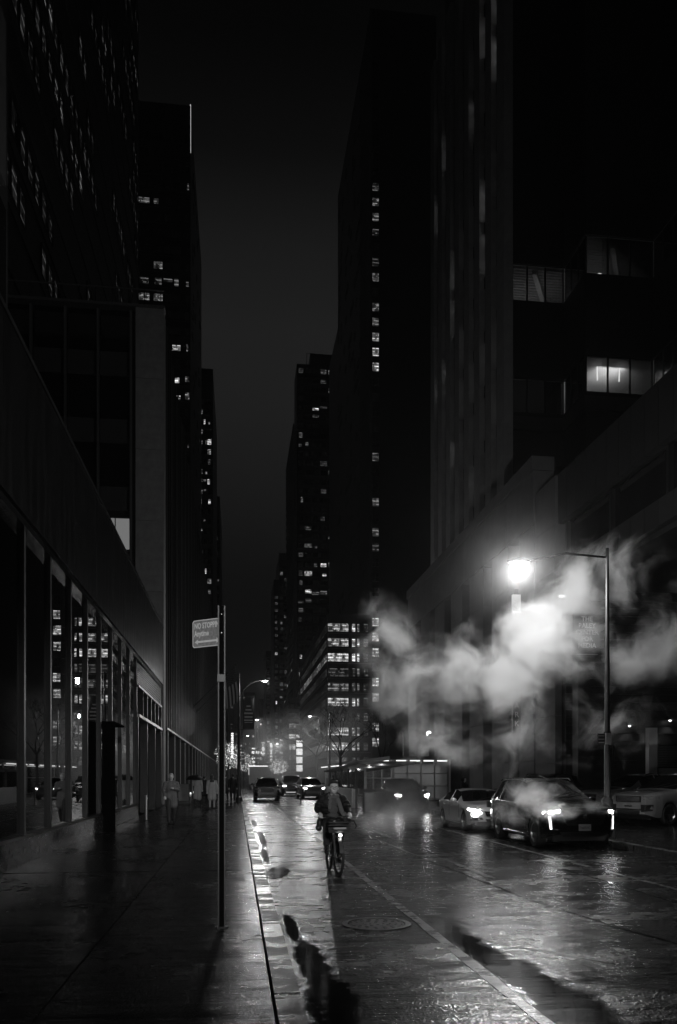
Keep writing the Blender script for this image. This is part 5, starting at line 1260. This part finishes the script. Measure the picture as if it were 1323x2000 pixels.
# ---- bags
bg = thing('bag', 'dark soft bag sunk in the bicycle basket', 'bag', (1.79, 15.2, 0), radians(3))
b0 = fuse('bag_body', [('e', (0, -.50, .94), (.21, .12, .10)), ('e', (-.09, -.50, 1.0), (.12, .10, .06)), ('e', (.12, -.49, .99), (.13, .10, .07)), ('e', (.02, -.52, 1.03), (.07, .07, .04))], .012, 'leather', bg, 4)
q = MB(); q.tube([(.2, -.5, .98), (.29, -.5, .98), (.34, -.49, .88), (.31, -.48, .84)], .014, 6); q.tube([(-.12, -.60, 1.0), (-.02, -.63, 1.05), (.08, -.61, 1.0)], .012, 6); q.build('strap', 'leather', bg)
bg = thing('hand_bag', 'small dark bag hanging from the handlebar by the rider right hand', 'bag', (1.79, 15.2, 0), radians(3))
fuse('bag_body', [('e', (-.30, -.22, .92), (.055, .07, .10)), ('e', (-.315, -.22, .84), (.06, .06, .06))], .01, 'leather', bg, 3)
q = MB(); q.tube([(-.33, -.22, .98), (-.29, -.2, 1.03), (-.25, -.22, .98)], .007, 5); q.build('handle', 'leather', bg)
# ---- the rider
rd = thing('person', 'cyclist in dark open jacket, grey scarf and glasses riding toward the camera', 'person', (1.79, 15.2, 0), radians(3))
W1, W2 = Vector((-.275, -.135, 1.10)), Vector((.275, -.135, 1.10))
B = [('e', (0, -.02, 1.575), (.074, .092, .105)), ('e', (0, -.055, 1.515), (.056, .056, .062)), ('e', (0, -.082, 1.478), (.03, .022, .018)),
     ('c', (0, .03, 1.40), .055, (0, .0, 1.50), .052), ('c', (0, -.108, 1.575), .009, (0, -.124, 1.545), .015), ('e', (-.012, -.117, 1.545), (.01, .01, .008)), ('e', (.012, -.117, 1.545), (.01, .01, .008)),
     ('e', (0, -.104, 1.508), (.024, .010, .007)), ('e', (0, -.098, 1.597), (.052, .018, .010)),
     ('e', (-.077, -.01, 1.565), (.011, .02, .032)), ('e', (.077, -.01, 1.565), (.011, .02, .032)),
     ('e', (-.045, -.083, 1.545), (.024, .022, .020)), ('e', (.045, -.083, 1.545), (.024, .022, .020)),
     ('c', (0, .20, 1.0), .13, (0, .08, 1.33), .14, (1.15, .8)), ('c', (-.12, .08, 1.37), .06, (.12, .08, 1.37), .06),
     ('c', (-.09, .27, .97), .085, (-.14, -.10, .86), .062), ('c', (-.14, -.10, .86), .06, (-.13, .04, .50), .042), ('c', (.09, .27, .97), .085, (.13, .0, .72), .062), ('c', (.13, .0, .72), .06, (.13, .20, .28), .042),
     ('c', (-.19, .09, 1.37), .055, (-.285, .06, 1.19), .045), ('c', (-.285, .06, 1.19), .043, tuple(W1), .026), ('c', (.19, .09, 1.37), .055, (.285, .06, 1.19), .045), ('c', (.285, .06, 1.19), .043, tuple(W2), .026)]
B += fingers(W1, (.05, -.9, -.35), 1)+fingers(W2, (-.05, -.9, -.35), -1)
def bigger_head(o, z0=1.458, k=1.13, c=Vector((0, -.01, 1.47))):
    for v in o.data.vertices:
        if v.co.z > z0: v.co = c+(v.co-c)*(1+(k-1)*min(1, (v.co.z-z0)/.04))
    return o
bigger_head(fuse('body', B, .0075, 'skin', rd, 2))
q = MB()
for s_ in (-1, 1): q.ball((s_*.03, -.108, 1.572), (.009, .004, .004), 10)
bigger_head(q.build('eye', 'black', rd))
bigger_head(fuse('hair', [('e', (0, .005, 1.60), (.082, .098, .095)), ('e', (0, -.055, 1.655), (.066, .05, .030)), ('e', (-.074, .01, 1.59), (.013, .04, .045)), ('e', (.074, .01, 1.59), (.013, .04, .045)), ('e', (.02, -.05, 1.672), (.05, .045, .02))], .008, 'hair', rd, 2))
q = MB()
for s_ in (-1, 1):
    q.tube([(s_*.033+.026*cos(a), -.122+.006*abs(cos(a)), 1.570+.018*sin(a)) for a in [2*pi*k/12 for k in range(13)]], .0018, 5); q.tube([(s_*.059, -.116, 1.575), (s_*.080, -.01, 1.578)], .0025, 4)
q.tube([(-.008, -.124, 1.573), (.008, -.124, 1.573)], .003, 4); bigger_head(q.build('glasses', 'black', rd))
J = [('c', (-.10, .14, 1.02), .125, (-.105, .07, 1.30), .115, (1.05, .85)), ('c', (.10, .14, 1.02), .125, (.105, .07, 1.30), .115, (1.05, .85)), ('c', (0, .22, 1.0), .14, (0, .12, 1.33), .13), ('c', (-.17, .10, 1.375), .075, (.17, .10, 1.375), .075), ('c', (-.12, .06, 1.42), .05, (-.06, .09, 1.46), .04), ('c', (.12, .06, 1.42), .05, (.06, .09, 1.46), .04),
     ('c', (-.09, .24, .93), .13, (.09, .24, .93), .13)]
for s_ in (-1, 1):
    J += [('c', (s_*.195, .10, 1.36), .082, (s_*.265, .085, 1.24), .080), ('c', (s_*.265, .085, 1.24), .080, (s_*.285, .05, 1.17), .074), ('c', (s_*.285, .04, 1.17), .072, (s_*.28, -.07, 1.125), .052), ('c', (s_*.28, -.07, 1.125), .054, (s_*.277, -.105, 1.112), .046),
          ('e', (s_*.22, .06, 1.32), (.075, .07, .03)), ('e', (s_*.27, .04, 1.24), (.078, .07, .025)), ('e', (s_*.10, .02, 1.12), (.11, .09, .03)), ('e', (s_*.11, .03, 1.22), (.11, .09, .028))]
fuse('jacket', J, .010, 'coat_dark', rd, 2)
fuse('sweater', [('c', (0, -.00, 1.36), .075, (-.01, .035, 1.02), .10, (1.15, .9)), ('e', (-.01, -.03, 1.16), (.10, .05, .11)), ('e', (-.01, -.02, 1.04), (.105, .055, .07))], .010, 'sweater', rd, 2)
sc_ = [('c', (.085*cos(a), .02+.075*sin(a), 1.425+.028*sin(a)), .033, (.085*cos(a+.5), .02+.075*sin(a+.5), 1.425+.028*sin(a+.5)), .033) for a in [2*pi*k/12.5 for k in range(13)]]
sc_ += [('c', (.055, -.05, 1.40), .034, (.10, -.07, 1.28), .036, (1.2, .5)), ('c', (.10, -.07, 1.28), .036, (.15, -.085, 1.12), .038, (1.2, .5)), ('c', (.15, -.085, 1.12), .036, (.20, -.12, 1.03), .034, (1.2, .5)),
        ('c', (-.06, -.05, 1.40), .030, (-.085, -.065, 1.2), .030, (1.2, .5)), ('e', (0, -.055, 1.418), (.06, .03, .03)), ('e', (.02, -.06, 1.388), (.055, .025, .02))]
fuse('scarf', sc_, .008, 'scarf', rd, 2)
fuse('trousers', [('c', (-.085, .27, .97), .10, (-.14, -.09, .865), .078), ('c', (-.14, -.09, .865), .076, (-.13, .035, .52), .062), ('c', (.085, .27, .97), .10, (.13, .0, .73), .078), ('c', (.13, .0, .73), .076, (.13, .18, .31), .060), ('c', (-.07, .28, .97), .12, (.07, .28, .97), .12)], .011, 'trousers', rd, 3)
fuse('shoes', [('c', (-.13, .06, .485), .04, (-.135, -.09, .475), .036), ('c', (-.13, .05, .52), .04, (-.13, .05, .49), .04), ('c', (.135, .22, .205), .04, (.14, .07, .195), .036), ('c', (.13, .20, .25), .04, (.135, .21, .21), .04)], .009, 'leather', rd, 2)

def walker(label, loc, rz, H=1.72, coat='coat_mid', length=.55, hair='hair', legs='trousers', stride=.16, arm='down', hood=False, seed=0, long_hair=False, voxel=.016, group=None, bare_legs=False):
    """a walking figure, front along -y"""
    k = H/1.72; t = thing('person', label, 'person', loc, rz, group); r = random.Random(seed)
    V = lambda *p: tuple(c*k for c in p)
    hipz, s1 = .92, stride
    B = [('e', V(0, -.01, 1.60), (.075*k, .092*k, .105*k)), ('e', V(0, -.045, 1.545), (.055*k, .055*k, .06*k)), ('c', V(0, -.10, 1.60), .008*k, V(0, -.118, 1.57), .014*k), ('c', V(0, .01, 1.42), .05*k, V(0, 0, 1.53), .05*k),
         ('e', V(-.077, 0, 1.59), (.012*k, .02*k, .03*k)), ('e', V(.077, 0, 1.59), (.012*k, .02*k, .03*k)),
         ('c', V(0, .02, .95), .13*k, V(0, .01, 1.33), .14*k, (1.15, .75)), ('c', V(-.14, .01, 1.39), .055*k, V(.14, .01, 1.39), .055*k),
         ('c', V(-.09, 0, hipz), .085*k, V(-.10, -s1*.6, .50), .058*k), ('c', V(-.10, -s1*.6, .50), .056*k, V(-.10, -s1*.9, .09), .038*k), ('c', V(.09, 0, hipz), .085*k, V(.10, s1*.15, .50), .058*k), ('c', V(.10, s1*.15, .50), .056*k, V(.10, s1*1.2, .11), .038*k)]
    if arm == 'down': el = [V(-.235, .03, 1.14), V(.235, .0, 1.14)]; wr = [V(-.24, -.07, .90), V(.24, .05, .90)]
    elif arm == 'chest': el = [V(-.25, .02, 1.14), V(.25, .03, 1.14)]; wr = [V(-.23, -.10, .95), V(.05, -.20, 1.20)]
    elif arm == 'umbrella': el = [V(-.235, .03, 1.14), V(.24, -.02, 1.16)]; wr = [V(-.23, -.06, .92), V(.19, -.17, 1.34)]
    else: el = [V(-.25, .03, 1.16), V(.25, .03, 1.16)]; wr = [V(-.10, -.17, 1.14), V(.10, -.17, 1.12)]
    J = [('c', V(0, .02, .98), .15*k, V(0, .01, 1.32), .155*k, (1.2, .85)), ('c', V(-.15, .01, 1.37), .075*k, V(.15, .01, 1.37), .075*k), ('c', V(-.06, .01, 1.45), .045*k, V(.06, .01, 1.45), .045*k)]
    zh = 1.37-length
    J += [('c', V(-.07, .02, 1.0), .13*k, V(-.09, .02, zh), .135*k), ('c', V(.07, .02, 1.0), .13*k, V(.09, .02, zh), .135*k)]
    for s_, e_, w_ in ((-1, el[0], wr[0]), (1, el[1], wr[1])):
        B += [('c', V(s_*.19, .01, 1.37), .05*k, e_, .042*k), ('c', e_, .04*k, w_, .026*k)]
        J += [('c', V(s_*.19, .01, 1.36), .078*k, e_, .068*k), ('c', e_, .068*k, w_, .05*k)]
        B += fingers(w_, (Vector(w_)-Vector(e_)), s_, .0095*k)
    fuse('body', B, .011, 'skin', t, 2, .35); fuse('coat', J, voxel*.9, coat, t, 3, .5)
    if not bare_legs: fuse('trousers', [('c', V(-.09, 0, hipz), .10*k, V(-.10, -s1*.6, .50), .078*k), ('c', V(-.10, -s1*.6, .50), .076*k, V(-.10, -s1*.9, .11), .062*k), ('c', V(.09, 0, hipz), .10*k, V(.10, s1*.15, .50), .078*k), ('c', V(.10, s1*.15, .50), .076*k, V(.10, s1*1.2, .13), .062*k)], voxel*.9, legs, t, 2, .5)
    fuse('shoes', [('c', V(-.10, -s1*.9+.04, .05), .042*k, V(-.10, -s1*.9-.13, .042), .036*k), ('c', V(.10, s1*1.2+.04, .07), .042*k, V(.10, s1*1.2-.13, .045), .036*k)], .012, 'leather', t, 2, .5)
    Hs = [('e', V(0, .012, 1.625), (.083*k, .098*k, .10*k)), ('e', V(0, -.05, 1.675), (.06*k, .05*k, .03*k))]
    if long_hair: Hs += [('c', V(0, .06, 1.62), .075*k, V(0, .08, 1.38), .07*k), ('e', V(0, .09, 1.38), (.11*k, .05*k, .10*k))]
    if hood: Hs += [('e', V(0, .03, 1.60), (.11*k, .115*k, .13*k))]
    fuse('hair' if not hood else 'hood', Hs, .011, hair if not hood else coat, t, 2, .5)
    return t
walker('grey haired man in a dark coat walking toward the camera by the glass front', (-2.25, 28.8, .15), radians(12), 1.74, 'coat_mid', .74, 'grey_hair', arm='chest', seed=1, voxel=.012)
walker('person in a long pale coat under an umbrella, seen from behind on the left pavement', (-2.1, 44.6, .15), radians(170), 1.72, 'coat_pale', .92, 'hair', arm='umbrella', seed=2)
walker('companion in a dark coat beside the umbrella carrier', (-1.75, 44.9, .15), radians(175), 1.66, 'coat_dark', .7, 'hair', seed=3)
walker('long haired woman in a pale coat walking away, half behind the sign post', (-1.22, 41.0, .15), radians(180), 1.70, 'coat_pale', .82, 'hair', long_hair=True, bare_legs=True, seed=4)
walker('dark clad figure walking away just right of the sign post', (-.25, 52, .15), radians(180), 1.76, 'coat_dark', .7, 'hair', seed=5)
walker('dark clad figure right behind the sign post, its shoulder showing', (-.75, 56, .15), radians(175), 1.74, 'coat_dark', .8, 'hair', seed=6)
walker('hooded figure standing behind the roof of the white saloon', (9.75, 34.5, .15), radians(40), 1.60, 'coat_dark', .7, 'hair', hood=True, arm='hold', seed=7)
walker('tiny dark figure far along the kerb beyond the bannered lamp', (.0, 84, .15), radians(180), 1.75, 'coat_dark', .8, 'hair', seed=8)
um = thing('umbrella', 'open dark umbrella held over the person in the pale coat', 'umbrella', (-2.25, 44.75, 1.56))
q = MB()
q.lathe([(0, .30), (.12, .285), (.28, .23), (.42, .13), (.50, .02)], 16); q.lathe([(.50, .015), (.42, .12), (.28, .22), (.0, .29)], 16); q.build('canopy', 'coat_dark', um, smooth=True)
q = MB(); q.tube([(0, 0, .33), (0, 0, -.15)], .01, 6); q.build('shaft', 'metal', um)
for k in range(8): q = MB(); a = 2*pi*k/8; q.tube([(0, 0, .1), (.3*cos(a), .3*sin(a), .2)], .004, 3); q.build('rib', 'metal', um)

# ================================================================== STEAM AND HAZE
def steam_mat(name, blobs, dens, nscale, thr, soft, warp=.9, aniso=.2, seed=0, step=.5):
    m = bpy.data.materials.new(name); m.use_nodes = True; nt = m.node_tree; nt.nodes.clear(); N = nt.nodes.new; L = nt.links.new
    def mt(op, a, b_=None, clamp=False):
        n = N('ShaderNodeMath'); n.operation = op; n.use_clamp = clamp
        for i, x in enumerate((a, b_)):
            if x is None: continue
            if isinstance(x, (int, float)): n.inputs[i].default_value = x
            else: L(x, n.inputs[i])
        return n.outputs[0]
    def vm(op, a, b_):
        n = N('ShaderNodeVectorMath'); n.operation = op
        for i, x in enumerate((a, b_)):
            if isinstance(x, tuple): n.inputs[i].default_value = x
            elif x is not None: L(x, n.inputs[i])
        return n
    tc = N('ShaderNodeTexCoord'); p = tc.outputs['Object']
    wn = N('ShaderNodeTexNoise'); wn.inputs['Scale'].default_value = nscale*.45; wn.inputs['Detail'].default_value = 3
    mp = N('ShaderNodeMapping'); mp.inputs['Location'].default_value = (seed, seed*1.7, -seed); L(p, mp.inputs[0]); L(mp.outputs[0], wn.inputs['Vector'])
    d = vm('SUBTRACT', wn.outputs['Color'], (.5, .5, .5)).outputs[0]; sc1 = vm('SCALE', d, None); sc1.inputs[3].default_value = warp*2.2
    pw = vm('ADD', p, sc1.outputs[0]).outputs[0]
    tot = None
    for (c, r, w_) in blobs:
        q = vm('DIVIDE', vm('SUBTRACT', pw, c).outputs[0], r).outputs[0]
        ln = N('ShaderNodeVectorMath'); ln.operation = 'LENGTH'; L(q, ln.inputs[0])
        g = mt('MULTIPLY', mt('SUBTRACT', 1.0, ln.outputs['Value'], True), w_)
        tot = g if tot is None else mt('MAXIMUM', tot, g)
    fn = N('ShaderNodeTexNoise'); fn.inputs['Scale'].default_value = nscale; fn.inputs['Detail'].default_value = 8; fn.inputs['Roughness'].default_value = .66; fn.inputs['Distortion'].default_value = .6
    L(vm('ADD', mp.outputs[0], sc1.outputs[0]).outputs[0], fn.inputs['Vector'])
    v = mt('ADD', tot, mt('MULTIPLY', mt('SUBTRACT', fn.outputs[0], .5), 2.1))
    mask = N('ShaderNodeMapRange'); mask.inputs[1].default_value = 0; mask.inputs[2].default_value = .12; L(tot, mask.inputs[0])
    s_ = N('ShaderNodeMapRange'); s_.interpolation_type = 'SMOOTHSTEP'; s_.inputs[1].default_value = thr; s_.inputs[2].default_value = thr+soft; L(v, s_.inputs[0])
    dd = mt('MULTIPLY', mt('MULTIPLY', s_.outputs[0], mask.outputs[0]), dens)
    dd = mt('MULTIPLY', dd, mt('ADD', .15, tot))
    pv = N('ShaderNodeVolumePrincipled'); pv.inputs['Color'].default_value = (.95, .95, .95, 1); pv.inputs['Anisotropy'].default_value = aniso; L(dd, pv.inputs['Density'])
    o = N('ShaderNodeOutputMaterial'); L(pv.outputs[0], o.inputs['Volume']); m.cycles.volume_step_rate = step; return m
def steam(label, x0, x1, y0, y1, z0, z1, *a, **k):
    """a cloud of street steam: an uneven closed hull filled with scattering vapour"""
    M['_s'] = steam_mat('steam_vapour', *a, **k)
    b = MB(); b.bbox(x0, x1, y0, y1, z0, z1, .2); o = b.build('steam', '_s'); tag(o, label, 'steam', kind='stuff'); return o
def nearer(f, items): return [((x*f, y*f, 1.8+(z-1.8)*f), (rx*f, ry*f, rz*f), w) for (x, y, z), (rx, ry, rz), w in items]
steam('great drifting cloud of lit steam across the right half of the street', 3.0, 18.0, 20.6, 28.2, .9, 10.6,
    nearer(.955, [((4.9, 26, 6.4), (2.3, 2.4, 2.2), .75), ((5.6, 26, 4.7), (2.5, 2.6, 2.4), .9), ((7.2, 26, 5.2), (2.3, 2.6, 2.1), 1.0), ((8.6, 25.5, 4.9), (2.4, 2.6, 2.2), 1.15),
     ((9.8, 25, 6.0), (2.6, 2.8, 2.1), 1.35), ((10.7, 25, 7.6), (1.6, 2.0, 2.3), 1.1), ((12.6, 25.5, 5.5), (2.6, 2.6, 1.7), .85), ((14.4, 26, 6.1), (2.8, 2.6, 1.8), .9), ((16.0, 26, 7.4), (2.8, 2.6, 2.1), .85),
     ((8.6, 25, 3.0), (3.2, 2.4, 2.2), .7), ((11.5, 24.6, 3.4), (3.2, 2.4, 1.9), .55), ((6.0, 25.5, 3.2), (2.2, 2.4, 2.1), .7), ((12.0, 25, 8.3), (2.2, 2.4, 2.0), .75), ((7.5, 25.5, 2.6), (3, 2.4, 1.6), .6), ((13.6, 25.5, 4.2), (3, 2.4, 1.6), .5)]),
    4.8, 1.05, .38, 1.05, .95, aniso=0.0)
steam('thin wisp of steam blowing over the bonnet of the black SUV', 6.2, 9.4, 17.3, 21.5, .3, 2.4,
    [((7.35, 18.6, 1.0), (.9, .8, .4), 1.0), ((7.2, 19.6, 1.35), (1.0, 1.2, .55), .8), ((8.4, 18.4, .95), (.7, .6, .3), .7), ((7.0, 20.4, .8), (.8, 1, .5), .6)], 3.0, 2.0, .26, .6, .35, seed=4)
steam('low ragged steam creeping over the wet road right of the cyclist', 2.4, 9.0, 21.5, 38, .02, 2.6,
    [((4.3, 24, .5), (1.7, 2.2, .8), .9), ((5.6, 27, .6), (2.0, 2.4, .9), .8), ((7.2, 24.5, .35), (1.5, 2, .5), .6), ((3.4, 28, .5), (1.2, 2, .7), .5), ((6.4, 32.5, .9), (2.6, 4, 1.5), .9)], 1.0, .8, .2, .9, .6, seed=9)
steam('pale vapour hanging about the cafe and the far cars', -3.0, 20, 58, 175, .1, 16,
    [((7, 95, 3), (10, 34, 6.5), .9), ((13, 100, 6), (7, 34, 9), .8), ((4, 75, 1.5), (6, 14, 3.0), .8), ((6, 140, 5), (10, 34, 9), .8)], .03, .22, .0, .9, 2.5, aniso=.3, seed=13, step=1)
steam('thin mist glowing round the burning street lamp', 3.6, 11.2, 18.2, 23.5, 4.2, 10.8, [((7.4, 20.9, 7.4), (3.3, 2.5, 3.2), 1.0)], .016, .5, .05, .9, .15, aniso=.5, seed=20, step=1)
HZ = bpy.data.materials.new('night_haze'); HZ.use_nodes = True; nt = HZ.node_tree; nt.nodes.clear()
pv = nt.nodes.new('ShaderNodeVolumePrincipled'); pv.inputs['Color'].default_value = (.9, .9, .9, 1); pv.inputs['Density'].default_value = .00028; pv.inputs['Anisotropy'].default_value = .55
o_ = nt.nodes.new('ShaderNodeOutputMaterial'); nt.links.new(pv.outputs[0], o_.inputs['Volume']); M['haze'] = HZ
b = MB(); b.box(-405, 505, -65, 1605, -1.05, 198); tag(b.build('haze', 'haze'), kind='stuff')
